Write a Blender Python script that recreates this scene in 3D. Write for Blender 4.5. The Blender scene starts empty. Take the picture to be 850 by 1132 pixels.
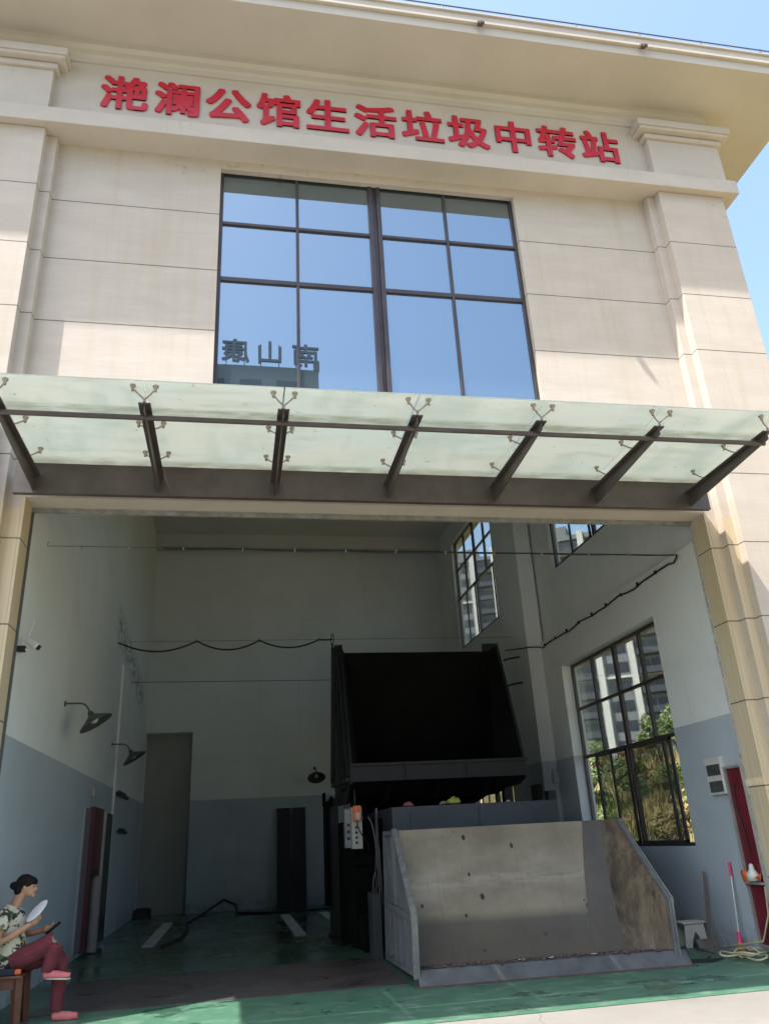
import bpy, bmesh, math, random
from mathutils import Vector, Matrix
random.seed(7)
S = bpy.context.scene
COL = S.collection
R = math.radians

# ------------------------------------------------------------------ helpers
class MB:
    def __init__(s): s.v = []; s.f = []; s.sm = []
    def add(s, vs, fs, smooth=False):
        n = len(s.v); s.v += [tuple(v) for v in vs]
        s.f += [tuple(i + n for i in f) for f in fs]; s.sm += [smooth] * len(fs)
        return s
    def box(s, x0, x1, y0, y1, z0, z1, M=None):
        vs = [(x, y, z) for x in (x0, x1) for y in (y0, y1) for z in (z0, z1)]
        if M is not None: vs = [M @ Vector(v) for v in vs]
        return s.add(vs, [(0,1,3,2),(4,6,7,5),(0,4,5,1),(2,3,7,6),(0,2,6,4),(1,5,7,3)])
    def prism(s, poly, a0, a1, axis='X', M=None):
        # poly in the two other axes, extruded along axis
        n = len(poly); vs = []
        for a in (a0, a1):
            for (p, q) in poly:
                v = (a, p, q) if axis == 'X' else ((p, a, q) if axis == 'Y' else (p, q, a))
                vs.append(M @ Vector(v) if M is not None else v)
        fs = [tuple(range(n)), tuple(range(2*n-1, n-1, -1))] + [(i, (i+1) % n, n+(i+1) % n, n+i) for i in range(n)]
        return s.add(vs, fs)
    def tube(s, pts, r, seg=8, caps=True, smooth=True):
        pts = [Vector(p) for p in pts]; n = len(pts)
        rs = r if isinstance(r, (list, tuple)) else [r]*n
        vs = []; up = None
        for i, p in enumerate(pts):
            t = (pts[min(i+1, n-1)] - pts[max(i-1, 0)]).normalized()
            if up is None:
                up = Vector((0,0,1)) if abs(t.z) < .9 else Vector((0,1,0))
            a = t.cross(up)
            if a.length < 1e-4: a = t.cross(Vector((1,0,0)))
            a.normalize(); b = a.cross(t).normalized(); up = b
            for k in range(seg):
                c = 2*math.pi*k/seg
                vs.append(p + (a*math.cos(c) + b*math.sin(c))*rs[i])
        fs = []
        for i in range(n-1):
            for k in range(seg):
                k2 = (k+1) % seg
                fs.append((i*seg+k, i*seg+k2, (i+1)*seg+k2, (i+1)*seg+k))
        s.add(vs, fs, smooth)
        if caps:
            s.add(vs[:seg], [tuple(range(seg))]); s.add(vs[-seg:], [tuple(range(seg-1, -1, -1))])
        return s
    def lathe(s, prof, M=None, seg=24, smooth=True):
        vs = []; n = len(prof)
        for (r, z) in prof:
            for k in range(seg):
                c = 2*math.pi*k/seg; v = Vector((r*math.cos(c), r*math.sin(c), z))
                vs.append(M @ v if M is not None else v)
        fs = [(i*seg+k, i*seg+(k+1) % seg, (i+1)*seg+(k+1) % seg, (i+1)*seg+k) for i in range(n-1) for k in range(seg)]
        return s.add(vs, fs, smooth)
    def grid(s, rows, smooth=True, flip=False):
        n = len(rows[0]); vs = [v for r in rows for v in r]; fs = []
        for i in range(len(rows)-1):
            for j in range(n-1):
                q = (i*n+j, i*n+j+1, (i+1)*n+j+1, (i+1)*n+j)
                fs.append(q[::-1] if flip else q)
        return s.add(vs, fs, smooth)
    def mesh(s, name, mat, fix=True):
        m = bpy.data.meshes.new(name); m.from_pydata(s.v, [], s.f)
        m.polygons.foreach_set('use_smooth', s.sm)
        if fix:
            bm = bmesh.new(); bm.from_mesh(m); bmesh.ops.recalc_face_normals(bm, faces=bm.faces); bm.to_mesh(m); bm.free()
        if mat: m.materials.append(mat)
        m.update(); return m
    def build(s, name, mat, parent=None, fix=True, bevel=0):
        o = bpy.data.objects.new(name, s.mesh(name, mat, fix)); COL.objects.link(o)
        if parent: o.parent = parent
        if bevel:
            b = o.modifiers.new('b', 'BEVEL'); b.width = bevel; b.segments = 2; b.limit_method = 'ANGLE'; b.angle_limit = R(40)
        return o

def tag(o, label=None, cat=None, group=None, kind=None):
    if label: o['label'] = label
    if cat: o['category'] = cat
    if group: o['group'] = group
    if kind: o['kind'] = kind
    return o
def empty(name, loc, label, cat, group=None, rz=0):
    o = bpy.data.objects.new(name, None); COL.objects.link(o); o.location = loc; o.rotation_euler.z = rz
    return tag(o, label, cat, group)
def kids(o): return [c for c in bpy.data.objects if c.parent == o]
def copy_tree(o, parent=None):
    c = o.copy(); COL.objects.link(c); c.parent = parent
    for ch in kids(o): copy_tree(ch, c)
    return c

# ------------------------------------------------------------------ materials
def N(nt, t, **kw):
    n = nt.nodes.new(t)
    for k, v in kw.items(): setattr(n, k, v)
    return n
def mat(name, c1, c2=None, rough=.7, scale=(3,3,3), metal=0, bump=0, bscale=None, detail=6, lo=.35, hi=.65, spec=.5,
        extra=None, rough2=None):
    m = bpy.data.materials.new(name); m.use_nodes = True; nt = m.node_tree; L = nt.links
    b = nt.nodes['Principled BSDF']
    b.inputs['Roughness'].default_value = rough; b.inputs['Metallic'].default_value = metal
    b.inputs['Specular IOR Level'].default_value = spec
    b.inputs['Base Color'].default_value = (*c1, 1)
    tc = N(nt, 'ShaderNodeTexCoord'); cur = None; fac = None
    if c2 is not None:
        mp = N(nt, 'ShaderNodeMapping'); mp.inputs['Scale'].default_value = scale; L.new(tc.outputs['Object'], mp.inputs[0])
        no = N(nt, 'ShaderNodeTexNoise'); no.inputs['Scale'].default_value = 1; no.inputs['Detail'].default_value = detail; no.inputs['Roughness'].default_value = .62
        L.new(mp.outputs[0], no.inputs[0])
        mr = N(nt, 'ShaderNodeMapRange'); mr.inputs[1].default_value = lo; mr.inputs[2].default_value = hi; L.new(no.outputs[0], mr.inputs[0])
        mx = N(nt, 'ShaderNodeMix', data_type='RGBA'); mx.inputs[6].default_value = (*c1, 1); mx.inputs[7].default_value = (*c2, 1)
        L.new(mr.outputs[0], mx.inputs[0]); cur = mx.outputs[2]; fac = mr.outputs[0]
        if rough2 is not None:
            m2 = N(nt, 'ShaderNodeMapRange'); m2.inputs[3].default_value = rough; m2.inputs[4].default_value = rough2
            L.new(fac, m2.inputs[0]); L.new(m2.outputs[0], b.inputs['Roughness'])
    hgt = None
    if bump:
        mp = N(nt, 'ShaderNodeMapping'); mp.inputs['Scale'].default_value = bscale or (30,30,30); L.new(tc.outputs['Object'], mp.inputs[0])
        no = N(nt, 'ShaderNodeTexNoise'); no.inputs['Scale'].default_value = 1; no.inputs['Detail'].default_value = 4; L.new(mp.outputs[0], no.inputs[0])
        bp = N(nt, 'ShaderNodeBump'); bp.inputs['Strength'].default_value = bump; bp.inputs['Distance'].default_value = .01
        L.new(no.outputs[0], bp.inputs['Height']); L.new(bp.outputs[0], b.inputs['Normal'])
    if cur is None:
        rg = N(nt, 'ShaderNodeRGB'); rg.outputs[0].default_value = (*c1, 1); cur = rg.outputs[0]
    if extra: cur = extra(nt, tc, cur, b)
    L.new(cur, b.inputs['Base Color'])
    return m
def mixc(nt, fac, a, col):
    mx = N(nt, 'ShaderNodeMix', data_type='RGBA'); nt.links.new(fac, mx.inputs[0]); nt.links.new(a, mx.inputs[6])
    if hasattr(col, 'is_linked'): nt.links.new(col, mx.inputs[7])
    else: mx.inputs[7].default_value = (*col, 1)
    return mx.outputs[2]
def math1(nt, op, a, b=None, c=None):
    n = N(nt, 'ShaderNodeMath', operation=op)
    for i, v in enumerate((a, b, c)):
        if v is None: continue
        if hasattr(v, 'is_linked'): nt.links.new(v, n.inputs[i])
        else: n.inputs[i].default_value = v
    return n.outputs[0]
def sepz(nt, tc):
    s = N(nt, 'ShaderNodeSeparateXYZ'); nt.links.new(tc.outputs['Object'], s.inputs[0]); return s.outputs
def noise(nt, tc, scale, lo, hi, detail=5, off=0):
    mp = N(nt, 'ShaderNodeMapping'); mp.inputs['Scale'].default_value = scale; mp.inputs['Location'].default_value = (off, off*.7, off*1.3); nt.links.new(tc.outputs['Object'], mp.inputs[0])
    no = N(nt, 'ShaderNodeTexNoise'); no.inputs['Scale'].default_value = 1; no.inputs['Detail'].default_value = detail; no.inputs['Roughness'].default_value = .65; nt.links.new(mp.outputs[0], no.inputs[0])
    mr = N(nt, 'ShaderNodeMapRange'); mr.inputs[1].default_value = lo; mr.inputs[2].default_value = hi; nt.links.new(no.outputs[0], mr.inputs[0])
    return mr.outputs[0]
def band(nt, v, a, b, soft):   # 1 inside a..b
    x = N(nt, 'ShaderNodeMapRange'); x.inputs[1].default_value = a-soft; x.inputs[2].default_value = a; nt.links.new(v, x.inputs[0])
    y = N(nt, 'ShaderNodeMapRange'); y.inputs[1].default_value = b; y.inputs[2].default_value = b+soft; y.inputs[3].default_value = 1; y.inputs[4].default_value = 0; nt.links.new(v, y.inputs[0])
    return math1(nt, 'MULTIPLY', x.outputs[0], y.outputs[0])

JZ, JP = 10.22, 1.035
def stone_extra(nt, tc, cur, b):
    o = sepz(nt, tc)
    # panel joints every 1.035 m
    t = math1(nt, 'DIVIDE', math1(nt, 'SUBTRACT', o[2], JZ), JP)
    fr = math1(nt, 'FRACT', math1(nt, 'ADD', t, .5)); d = math1(nt, 'ABSOLUTE', math1(nt, 'SUBTRACT', fr, .5))
    j = math1(nt, 'LESS_THAN', d, .0075)
    j = math1(nt, 'MULTIPLY', j, math1(nt, 'LESS_THAN', o[2], 11.0))
    # soft yellow run-down streaks and grey damp near the ledge
    wn = N(nt, 'ShaderNodeTexWhiteNoise', noise_dimensions='1D'); nt.links.new(math1(nt, 'FLOOR', math1(nt, 'ADD', t, .0)), wn.inputs['W'])
    cur = mixc(nt, math1(nt, 'MULTIPLY', wn.outputs[0], .22), cur, (.45,.40,.345))
    cur = mixc(nt, math1(nt, 'MULTIPLY', noise(nt, tc, (2, 2, 45), .45, .75, 4, 6), .22), cur, (.40,.34,.27))
    st = noise(nt, tc, (6, 6, .35), .5, .75, 5, 3)
    cur = mixc(nt, math1(nt, 'MULTIPLY', st, .35), cur, (.42, .33, .20))
    dm = math1(nt, 'MULTIPLY', noise(nt, tc, (7, 7, 9), .58, .72, 6, 9), math1(nt, 'MULTIPLY', band(nt, o[2], 10.95, 11.3, .25), noise(nt, tc, (.7, .7, .1), .52, .62, 1, 4)))
    cur = mixc(nt, math1(nt, 'MULTIPLY', dm, .55), cur, (.13, .11, .08))
    cur = mixc(nt, math1(nt, 'MULTIPLY', j, .85), cur, (.07, .06, .05))
    return cur
stone = mat('stone_cladding', (.55,.487,.418), (.50,.438,.372), .85, (1.2,1.2,4), bump=.25, bscale=(25,25,90), extra=stone_extra)
def trim_extra(nt, tc, cur, b):
    st = noise(nt, tc, (9, 9, 1.2), .6, .8, 6, 5)
    return mixc(nt, math1(nt, 'MULTIPLY', st, .4), cur, (.26, .21, .15))
trim = mat('moulding_render', (.54,.49,.425), (.49,.437,.373), .85, (1.2,1.2,2), bump=.2, bscale=(30,30,30), extra=trim_extra)
soffit_m = mat('soffit_render', (.53,.495,.435), (.48,.445,.385), .9, (.8,.8,1), bump=.1)
def jamb_extra(nt, tc, cur, b):
    cur = mixc(nt, math1(nt, 'MULTIPLY', noise(nt, tc, (14, 14, .25), .45, .7, 4, 2), .55), cur, (.50,.37,.19))
    o = sepz(nt, tc)
    t = math1(nt, 'DIVIDE', math1(nt, 'SUBTRACT', o[2], JZ), JP)
    fr = math1(nt, 'FRACT', math1(nt, 'ADD', t, .5)); d = math1(nt, 'ABSOLUTE', math1(nt, 'SUBTRACT', fr, .5))
    return mixc(nt, math1(nt, 'MULTIPLY', math1(nt, 'LESS_THAN', d, .008), .85), cur, (.08,.07,.05))
jamb_m = mat('jamb_stone', (.60,.51,.37), (.54,.44,.29), .85, (3,3,.6), bump=.2, bscale=(25,25,60), extra=jamb_extra)
red_letter = mat('red_acrylic', (.54,.010,.030), (.47,.008,.024), .35, (5,5,5))
steel_brown = mat('painted_steel_brown', (.062,.05,.046), (.09,.075,.07), .45, (3,3,3), bump=.05)
frame_m = mat('bronze_aluminium', (.055,.045,.048), (.075,.063,.066), .4, (3,3,3), metal=.3)
inox = mat('stainless_fitting', (.42,.38,.33), (.28,.24,.2), .4, (20,20,20), metal=.8)

def wall_paint(nt, tc, cur, b):
    o = sepz(nt, tc)
    f = math1(nt, 'LESS_THAN', math1(nt, 'ADD', o[2], math1(nt, 'MULTIPLY', noise(nt, tc, (4,4,4), 0, 1, 3), .012)), 2.875)
    cur = mixc(nt, f, cur, mixc(nt, noise(nt, tc, (1.1,.7,.5), .35, .7, 5, 8), N2(nt, (.44,.495,.545)), (.37,.42,.46)))
    cur = mixc(nt, math1(nt, 'MULTIPLY', noise(nt, tc, (.9,.9,2.2), .5, .75, 7, 61), .13), cur, (.25,.25,.22))
    cur = mixc(nt, math1(nt, 'MULTIPLY', noise(nt, tc, (5,5,.3), .6, .8, 5, 91), .18), cur, (.2,.2,.17))
    # scuffs on the lower coat
    sc = math1(nt, 'MULTIPLY', noise(nt, tc, (2.5,1.2,7), .6, .75, 6, 21), math1(nt, 'LESS_THAN', o[2], 2.0))
    cur = mixc(nt, math1(nt, 'MULTIPLY', sc, .35), cur, (.36,.37,.37))
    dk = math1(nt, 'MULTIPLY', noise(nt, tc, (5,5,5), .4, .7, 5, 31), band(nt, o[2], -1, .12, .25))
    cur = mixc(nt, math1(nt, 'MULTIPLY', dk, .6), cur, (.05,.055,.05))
    pt = math1(nt, 'MULTIPLY', math1(nt, 'MULTIPLY', band(nt, o[0], -.1, 1.0, .3), band(nt, o[2], .5, 1.9, .4)), math1(nt, 'MULTIPLY', math1(nt, 'GREATER_THAN', o[1], 24), noise(nt, tc, (1.2,1,2.6), .42, .6, 5, 19)))
    cur = mixc(nt, math1(nt, 'MULTIPLY', pt, .35), cur, (.62,.64,.64))
    # mould patch high on the left wall where the cable is fixed
    px = math1(nt, 'ABSOLUTE', math1(nt, 'SUBTRACT', math1(nt, 'ADD', math1(nt, 'MULTIPLY', o[1], .14), o[2]), 8.7))
    near = N(nt, 'ShaderNodeMapRange'); near.inputs[1].default_value = .05; near.inputs[2].default_value = .55; near.inputs[3].default_value = 1; near.inputs[4].default_value = 0
    nt.links.new(px, near.inputs[0])
    msk = math1(nt, 'MULTIPLY', near.outputs[0], band(nt, o[1], 17.6, 22.6, .7))
    msk = math1(nt, 'MULTIPLY', msk, math1(nt, 'LESS_THAN', o[0], -2.4))
    msk = math1(nt, 'MULTIPLY', msk, noise(nt, tc, (9,3.2,7), .44, .58, 6, 2))
    cur = mixc(nt, math1(nt, 'MULTIPLY', msk, .8), cur, (.09,.085,.07))
    return cur
def N2(nt, c):
    rg = N(nt, 'ShaderNodeRGB'); rg.outputs[0].default_value = (*c, 1); return rg.outputs[0]
plaster = mat('two_tone_wall_paint', (.75,.785,.775), (.68,.715,.705), .55, (.5,.5,.35), bump=.08, bscale=(6,6,6), extra=wall_paint)
ceil_m = mat('ceiling_paint', (.6,.6,.57), (.52,.52,.5), .9, (.5,.5,.5))
def green_extra(nt, tc, cur, b):
    wet = noise(nt, tc, (1.0,1.5,1), .55, .60, 4, 13)
    o = sepz(nt, tc)
    w2 = math1(nt, 'MULTIPLY', wet, band(nt, o[1], 8.4, 10.1, .2))
    cur = mixc(nt, math1(nt, 'MULTIPLY', w2, .65), cur, (.022,.075,.05))
    dirt = noise(nt, tc, (3.5,5,1), .50, .72, 10, 40)
    cur = mixc(nt, math1(nt, 'MULTIPLY', dirt, .55), cur, (.24,.32,.27))
    cur = mixc(nt, math1(nt, 'MULTIPLY', noise(nt, tc, (2,9,1), .55, .7, 8, 66), .5), cur, (.03,.06,.045))
    cur = mixc(nt, math1(nt, 'MULTIPLY', noise(nt, tc, (22,22,1), .68, .72, 3, 88), .7), cur, (.20,.19,.16))
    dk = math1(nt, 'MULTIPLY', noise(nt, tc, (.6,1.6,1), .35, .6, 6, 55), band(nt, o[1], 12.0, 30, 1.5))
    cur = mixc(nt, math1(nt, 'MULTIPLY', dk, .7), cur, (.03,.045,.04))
    wi = math1(nt, 'MULTIPLY', band(nt, o[1], 12.8, 40, 1), noise(nt, tc, (.8,.5,1), .35, .6, 4, 77)); w2 = math1(nt, 'MAXIMUM', w2, wi)
    for xa, xb in ((-1.25,-.8), (.7,1.05), (1.5,2.0)):
        tm = math1(nt, 'MULTIPLY', math1(nt, 'MULTIPLY', band(nt, o[0], xa, xb, .15), band(nt, o[1], 15.5, 23.6, .8)), noise(nt, tc, (3,.7,1), .35, .6, 6, 29))
        cur = mixc(nt, math1(nt, 'MULTIPLY', tm, .75), cur, (.018,.02,.02))
    ro = N(nt, 'ShaderNodeMapRange'); ro.inputs[3].default_value = .42; ro.inputs[4].default_value = .1; nt.links.new(w2, ro.inputs[0])
    nt.links.new(ro.outputs[0], b.inputs['Roughness'])
    return cur
green = mat('green_floor_paint', (.072,.175,.112), (.052,.135,.085), .42, (1.3,1.3,1), bump=.08, bscale=(18,18,18), extra=green_extra)
def conc_extra(nt, tc, cur, b):
    o = sepz(nt, tc)
    mp = N(nt, 'ShaderNodeMapping'); mp.inputs['Scale'].default_value = (.22,.22,.22); nt.links.new(tc.outputs['Object'], mp.inputs[0])
    v = N(nt, 'ShaderNodeTexVoronoi', feature='DISTANCE_TO_EDGE'); v.inputs['Scale'].default_value = 1
    ad = N(nt, 'ShaderNodeTexNoise'); ad.inputs['Scale'].default_value = 4; nt.links.new(mp.outputs[0], ad.inputs[0])
    mm = N(nt, 'ShaderNodeMix', data_type='RGBA', blend_type='ADD'); mm.inputs[0].default_value = .25; nt.links.new(mp.outputs[0], mm.inputs[6]); nt.links.new(ad.outputs[1], mm.inputs[7])
    nt.links.new(mm.outputs[2], v.inputs[0])
    cr = math1(nt, 'LESS_THAN', v.outputs[0], .0012)
    cur = mixc(nt, math1(nt, 'MULTIPLY', cr, .6), cur, (.07,.06,.05))
    return mixc(nt, math1(nt, 'MULTIPLY', noise(nt, tc, (1.5,1.5,1), .55, .75, 8, 3), .35), cur, (.12,.105,.085))
concrete = mat('yard_concrete', (.225,.212,.19), (.185,.172,.152), .85, (.6,.6,.6), bump=.3, bscale=(40,40,40), extra=conc_extra)

def glass_mat(name, tint, refl, trans, rough=0.0, body=(.01,.015,.02), tcol=(1,1,1)):
    m = bpy.data.materials.new(name); m.use_nodes = True; nt = m.node_tree; nt.nodes.clear(); L = nt.links
    out = N(nt, 'ShaderNodeOutputMaterial'); g = N(nt, 'ShaderNodeBsdfGlossy'); g.inputs['Roughness'].default_value = rough; g.inputs[0].default_value = (*tint, 1)
    t = N(nt, 'ShaderNodeBsdfTransparent'); t.inputs[0].default_value = (*tcol, 1); d = N(nt, 'ShaderNodeBsdfDiffuse'); d.inputs[0].default_value = (*body, 1)
    a = N(nt, 'ShaderNodeMixShader'); a.inputs[0].default_value = trans; L.new(d.outputs[0], a.inputs[1]); L.new(t.outputs[0], a.inputs[2])
    lw = N(nt, 'ShaderNodeLayerWeight'); lw.inputs[0].default_value = .25
    mr = N(nt, 'ShaderNodeMapRange'); mr.inputs[3].default_value = refl; mr.inputs[4].default_value = min(1, refl+.5); L.new(lw.outputs[0], mr.inputs[0])
    c = N(nt, 'ShaderNodeMixShader'); L.new(mr.outputs[0], c.inputs[0]); L.new(a.outputs[0], c.inputs[1]); L.new(g.outputs[0], c.inputs[2])
    tc = N(nt, 'ShaderNodeTexCoord'); no = N(nt, 'ShaderNodeTexNoise'); no.inputs['Scale'].default_value = .5; L.new(tc.outputs['Object'], no.inputs[0])
    bp = N(nt, 'ShaderNodeBump'); bp.inputs['Strength'].default_value = .07; bp.inputs['Distance'].default_value = .02; L.new(no.outputs[0], bp.inputs['Height']); L.new(bp.outputs[0], g.inputs['Normal'])
    L.new(c.outputs[0], out.inputs[0]); return m
coated = glass_mat('coated_glass', (.50,.62,.70), .47, .2, body=(.09,.12,.14))
clear = glass_mat('clear_glass', (1,1,1), .06, .97, body=(.3,.3,.3), tcol=(.9,.94,.92))
screen = glass_mat('screened_glass', (1,1,1), .05, .66, body=(.07,.075,.07), tcol=(.85,.9,.86))
def canopy_glass():
    m = bpy.data.materials.new('dusty_canopy_glass'); m.use_nodes = True; nt = m.node_tree; nt.nodes.clear(); L = nt.links
    out = N(nt, 'ShaderNodeOutputMaterial'); tc = N(nt, 'ShaderNodeTexCoord')
    c = mixc(nt, noise(nt, tc, (.9,1.6,1), .35, .7, 6), N2(nt, (.80,.86,.83)), (.86,.86,.80))
    c = mixc(nt, math1(nt, 'MULTIPLY', noise(nt, tc, (9,9,9), .66, .72, 3, 4), .6), c, (.22,.22,.15)); c = mixc(nt, math1(nt, 'MULTIPLY', noise(nt, tc, (1.2,5,1), .5, .75, 7, 14), .5), c, (.50,.56,.48))
    o = sepz(nt, tc)
    ed = math1(nt, 'MAXIMUM', band(nt, o[1], 8.8, 9, .12), band(nt, o[1], 7.5, 7.6, .06)); ed = math1(nt, 'MULTIPLY', ed, noise(nt, tc, (4,9,1), .3, .6, 6, 41))
    c = mixc(nt, math1(nt, 'MULTIPLY', ed, .7), c, (.36,.36,.26))
    rn = noise(nt, tc, (1.6,.5,1), .52, .6, 3, 51); c = mixc(nt, math1(nt, 'MULTIPLY', rn, .3), c, (.55,.66,.62))
    tr = N(nt, 'ShaderNodeBsdfTranslucent'); L.new(c, tr.inputs[0])
    di = N(nt, 'ShaderNodeBsdfDiffuse'); di.inputs[0].default_value = (.62,.68,.65,1)
    gl = N(nt, 'ShaderNodeBsdfGlossy'); gl.inputs['Roughness'].default_value = .12
    tp = N(nt, 'ShaderNodeBsdfTransparent'); tp.inputs[0].default_value = (.8,.92,.85,1)
    a = N(nt, 'ShaderNodeMixShader'); a.inputs[0].default_value = .45; L.new(tr.outputs[0], a.inputs[1]); L.new(di.outputs[0], a.inputs[2])
    b = N(nt, 'ShaderNodeMixShader'); b.inputs[0].default_value = .10; L.new(a.outputs[0], b.inputs[1]); L.new(tp.outputs[0], b.inputs[2])
    f = N(nt, 'ShaderNodeFresnel'); f.inputs[0].default_value = 1.3
    e = N(nt, 'ShaderNodeMixShader'); L.new(f.outputs[0], e.inputs[0]); L.new(b.outputs[0], e.inputs[1]); L.new(gl.outputs[0], e.inputs[2])
    L.new(e.outputs[0], out.inputs[0]); return m
canopy_m = canopy_glass()

# ------------------------------------------------------------------ building shell
XL, XR, YB, YJ, ZO = -2.54, 6.41, 24.2, 9.54, 5.6
LX, RX = -4.07, 7.9          # outer corners
ZS = 13.21                   # soffit
ST = empty('transfer_station', (0,0,0), 'cream stone clad waste transfer station with a tall open bay and red lettering', 'building')
def wall_holes(mb, u0, u1, z0, z1, holes, put):
    us = sorted({u0, u1, *[h[0] for h in holes], *[h[1] for h in holes]}); zs = sorted({z0, z1, *[h[2] for h in holes], *[h[3] for h in holes]})
    for a, b in zip(us, us[1:]):
        run = None
        for c, d in zip(zs, zs[1:]):
            mu, mz = (a+b)/2, (c+d)/2
            if any(h[0] < mu < h[1] and h[2] < mz < h[3] for h in holes): continue
            put(mb, a, b, c, d)
WX0, WX1, WZ0, WZ1 = -.40, 4.26, 6.55, 11.27; FY_ = 9.298
mb = MB()
wall_holes(mb, -2.77, 6.61, 0, 13.1, [(XL, XR, -1, ZO), (WX0, WX1, WZ0, WZ1)], lambda m, a, b, c, d: m.box(a, b, 9.21, YJ, c, d))
mb.box(WX0, WX1, 9.21, FY_, 11.12, WZ1)
mb.build('facade_wall', stone, ST)
for sx in (1, -1):
    cx = 1.92
    X = lambda v: v if sx == 1 else 2*cx - v
    def bx(m, a, b, *r): m.box(min(X(a), X(b)), max(X(a), X(b)), *r)
    m = MB(); bx(m, 6.58, 6.73, 9.07, YJ, 0, 11.28); bx(m, 6.72, RX, 8.93, YJ+.8, 0.0, 11.28); m.build('corner_pilaster', stone, ST, bevel=.006)
    # frieze block with its moulded cap
    m = MB(); bx(m, 6.72, 8.05, 8.9, 10, 11.5, 12.42); fb = m.build('frieze_block', trim, ST, bevel=.006)
    m = MB()
    for (o, z0, z1) in ((.06, 12.42, 12.52), (.17, 12.535, 12.6), (.2, 12.6, 12.74)):
        bx(m, 6.72-o, 8.05+o, 8.9-o*.8, 10, z0, z1)
    m.build('block_cap', trim, fb, bevel=.015)
# jamb linings (the stained reveal faces)
MB().box(XR-.004, XR+.03, 9.206, YJ+.002, 0, ZO-.004).build('jamb_lining', jamb_m, ST)
MB().box(XL-.03, XL+.004, 9.206, YJ+.002, 0, ZO-.004).build('jamb_lining', jamb_m, ST)
MB().box(XR+.03, 6.585, 9.2, 9.215, 0, 5.44).box(6.575, 6.73, 9.062, 9.075, 0, 5.44).build('jamb_step', jamb_m, ST)
MB().box(-2.745, XL-.03, 9.2, 9.215, 0, 5.44).box(-2.89, -2.735, 9.062, 9.075, 0, 5.44).build('jamb_step', jamb_m, ST)
MB().box(XL, XR, 9.19, YJ+.05, ZO-.03, ZO+.004).build('lintel_soffit', trim, ST)
m = MB(); m.box(XL, XR, 9.545, 9.60, 5.525, 5.565); m.box(XL, XR, 9.51, 9.53, 5.556, 5.568); m.build('shutter_rail', mat('rail_grey', (.33,.34,.31), (.2,.2,.18), .6, (8,8,8)), ST)
m = MB(); m.box(XL+.005, XL+.03, 9.545, 9.58, 0, 5.52); m.build('guide_rail', mat('rail_dark', (.09,.10,.095), None, .5), ST)
m = MB(); m.box(XR-.014, XR-.002, 9.55, 9.58, 0, 5.52); m.build('guide_rail', mat('rail_white', (.55,.55,.52), (.3,.3,.28), .7, (3,3,12)), ST)
# ledge under the frieze, cornice, eaves
m = MB(); m.box(LX-.25, 8.15, 8.81, 9.6, 11.29, 11.57); m.box(LX-.2, 8.1, 8.85, 9.6, 11.57, 11.61); m.build('ledge', trim, ST, bevel=.008)
m = MB(); m.prism([(9.25, 12.80), (9.0, 12.81), (9.0, 12.90), (8.965, 12.93), (8.965, 13.04), (8.92, 13.10), (8.92, ZS+.01), (9.25, ZS+.01)], LX-.1, RX+.1, 'X')
m.build('cornice', soffit_m, ST)
MB().box(LX+.05, RX-.05, 9.03, 9.209, 11.60, 12.82).build('frieze', trim, ST)
EX0, EX1, EY0, EY1 = -5.7, 9.54, 8.0, 26.3
m = MB(); m.box(EX0, EX1, EY0, EY1, ZS, ZS+.12); ev = m.build('eave_soffit', soffit_m, ST)
m = MB()
for (o, z0, z1) in ((.0, .12, .19), (.05, .19, .36), (.08, .36, .39)):
    m.box(EX0-o, EX1+o, EY0-o, EY1+o, ZS+z0, ZS+z1)
m.build('fascia', trim, ST, bevel=.01)
roofm = mat('roof_membrane', (.25,.22,.2), (.18,.16,.15), .8, (2,2,2))
MB().prism([(EX0+.4, ZS+.39), (EX1-.4, ZS+.39), (EX1-3, ZS+1.2), (EX0+3, ZS+1.2)], EY0+.6, EY1-.4, 'Y').build('roof', roofm, ST)
# block between facade and inner room
m = MB()
m.box(LX, XL, YJ+.0, YB+.4, 0, ZS-.02)
m.build('left_wall', plaster, ST)
# right wall with four windows
WN = [(11.06, 14.85, 1.25, 4.60), (11.06, 14.85, 6.62, 10.0), (18.5, 22.27, 1.25, 4.60), (18.5, 22.27, 6.62, 10.0)]
m = MB()
wall_holes(m, YJ, YB+.4, 0, 5.3, WN[0::2], lambda m, a, b, c, d: m.box(XR, 6.72, a, b, c, d))
wall_holes(m, YJ, YB+.4, 5.3, ZS-.02, WN[1::2], lambda m, a, b, c, d: m.box(XR+.1, 6.72, a, b, c, d))
m.build('right_wall', plaster, ST)
m = MB(); m.box(6.1, XR+.05, 15.77, 17.2, 0, 10.69); m.build('wall_pier', plaster, ST, bevel=.01)
m = MB(); wall_holes(m, XL, XR+.1, 0, ZS-.02, [(-2.52, -1.22, -1, 4.76)], lambda m, a, b, c, d: m.box(a, b, YB, YB+.4, c, d)); m.build('back_wall', plaster, ST)
dm = mat('recess_grey', (.40,.40,.37), (.33,.33,.31), .8, (1,1,.4))
MB().box(-2.54, -1.2, YB+.33, YB+.39, 0, 4.8).build('door', dm, ST)
m = MB(); m.box(XL, XR+.1, YJ, YB, 10.7, 10.9)
m.build('ceiling', ceil_m, ST)
for y in (16.2, 23.5): MB().box(XL, XR+.1, y, y+.5, 10.3, 10.7).build('ceiling_beam', ceil_m, ST)
# outside cladding of the right flank
MB().box(6.72, 6.9, 10.34, YB+.4, 0, 1.24).box(6.72, 6.9, 10.34, YB+.4, 4.61, 6.6).box(6.72, 6.9, 10.34, YB+.4, 10.01, ZS-.02).build('flank_cladding', stone, ST)

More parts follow.
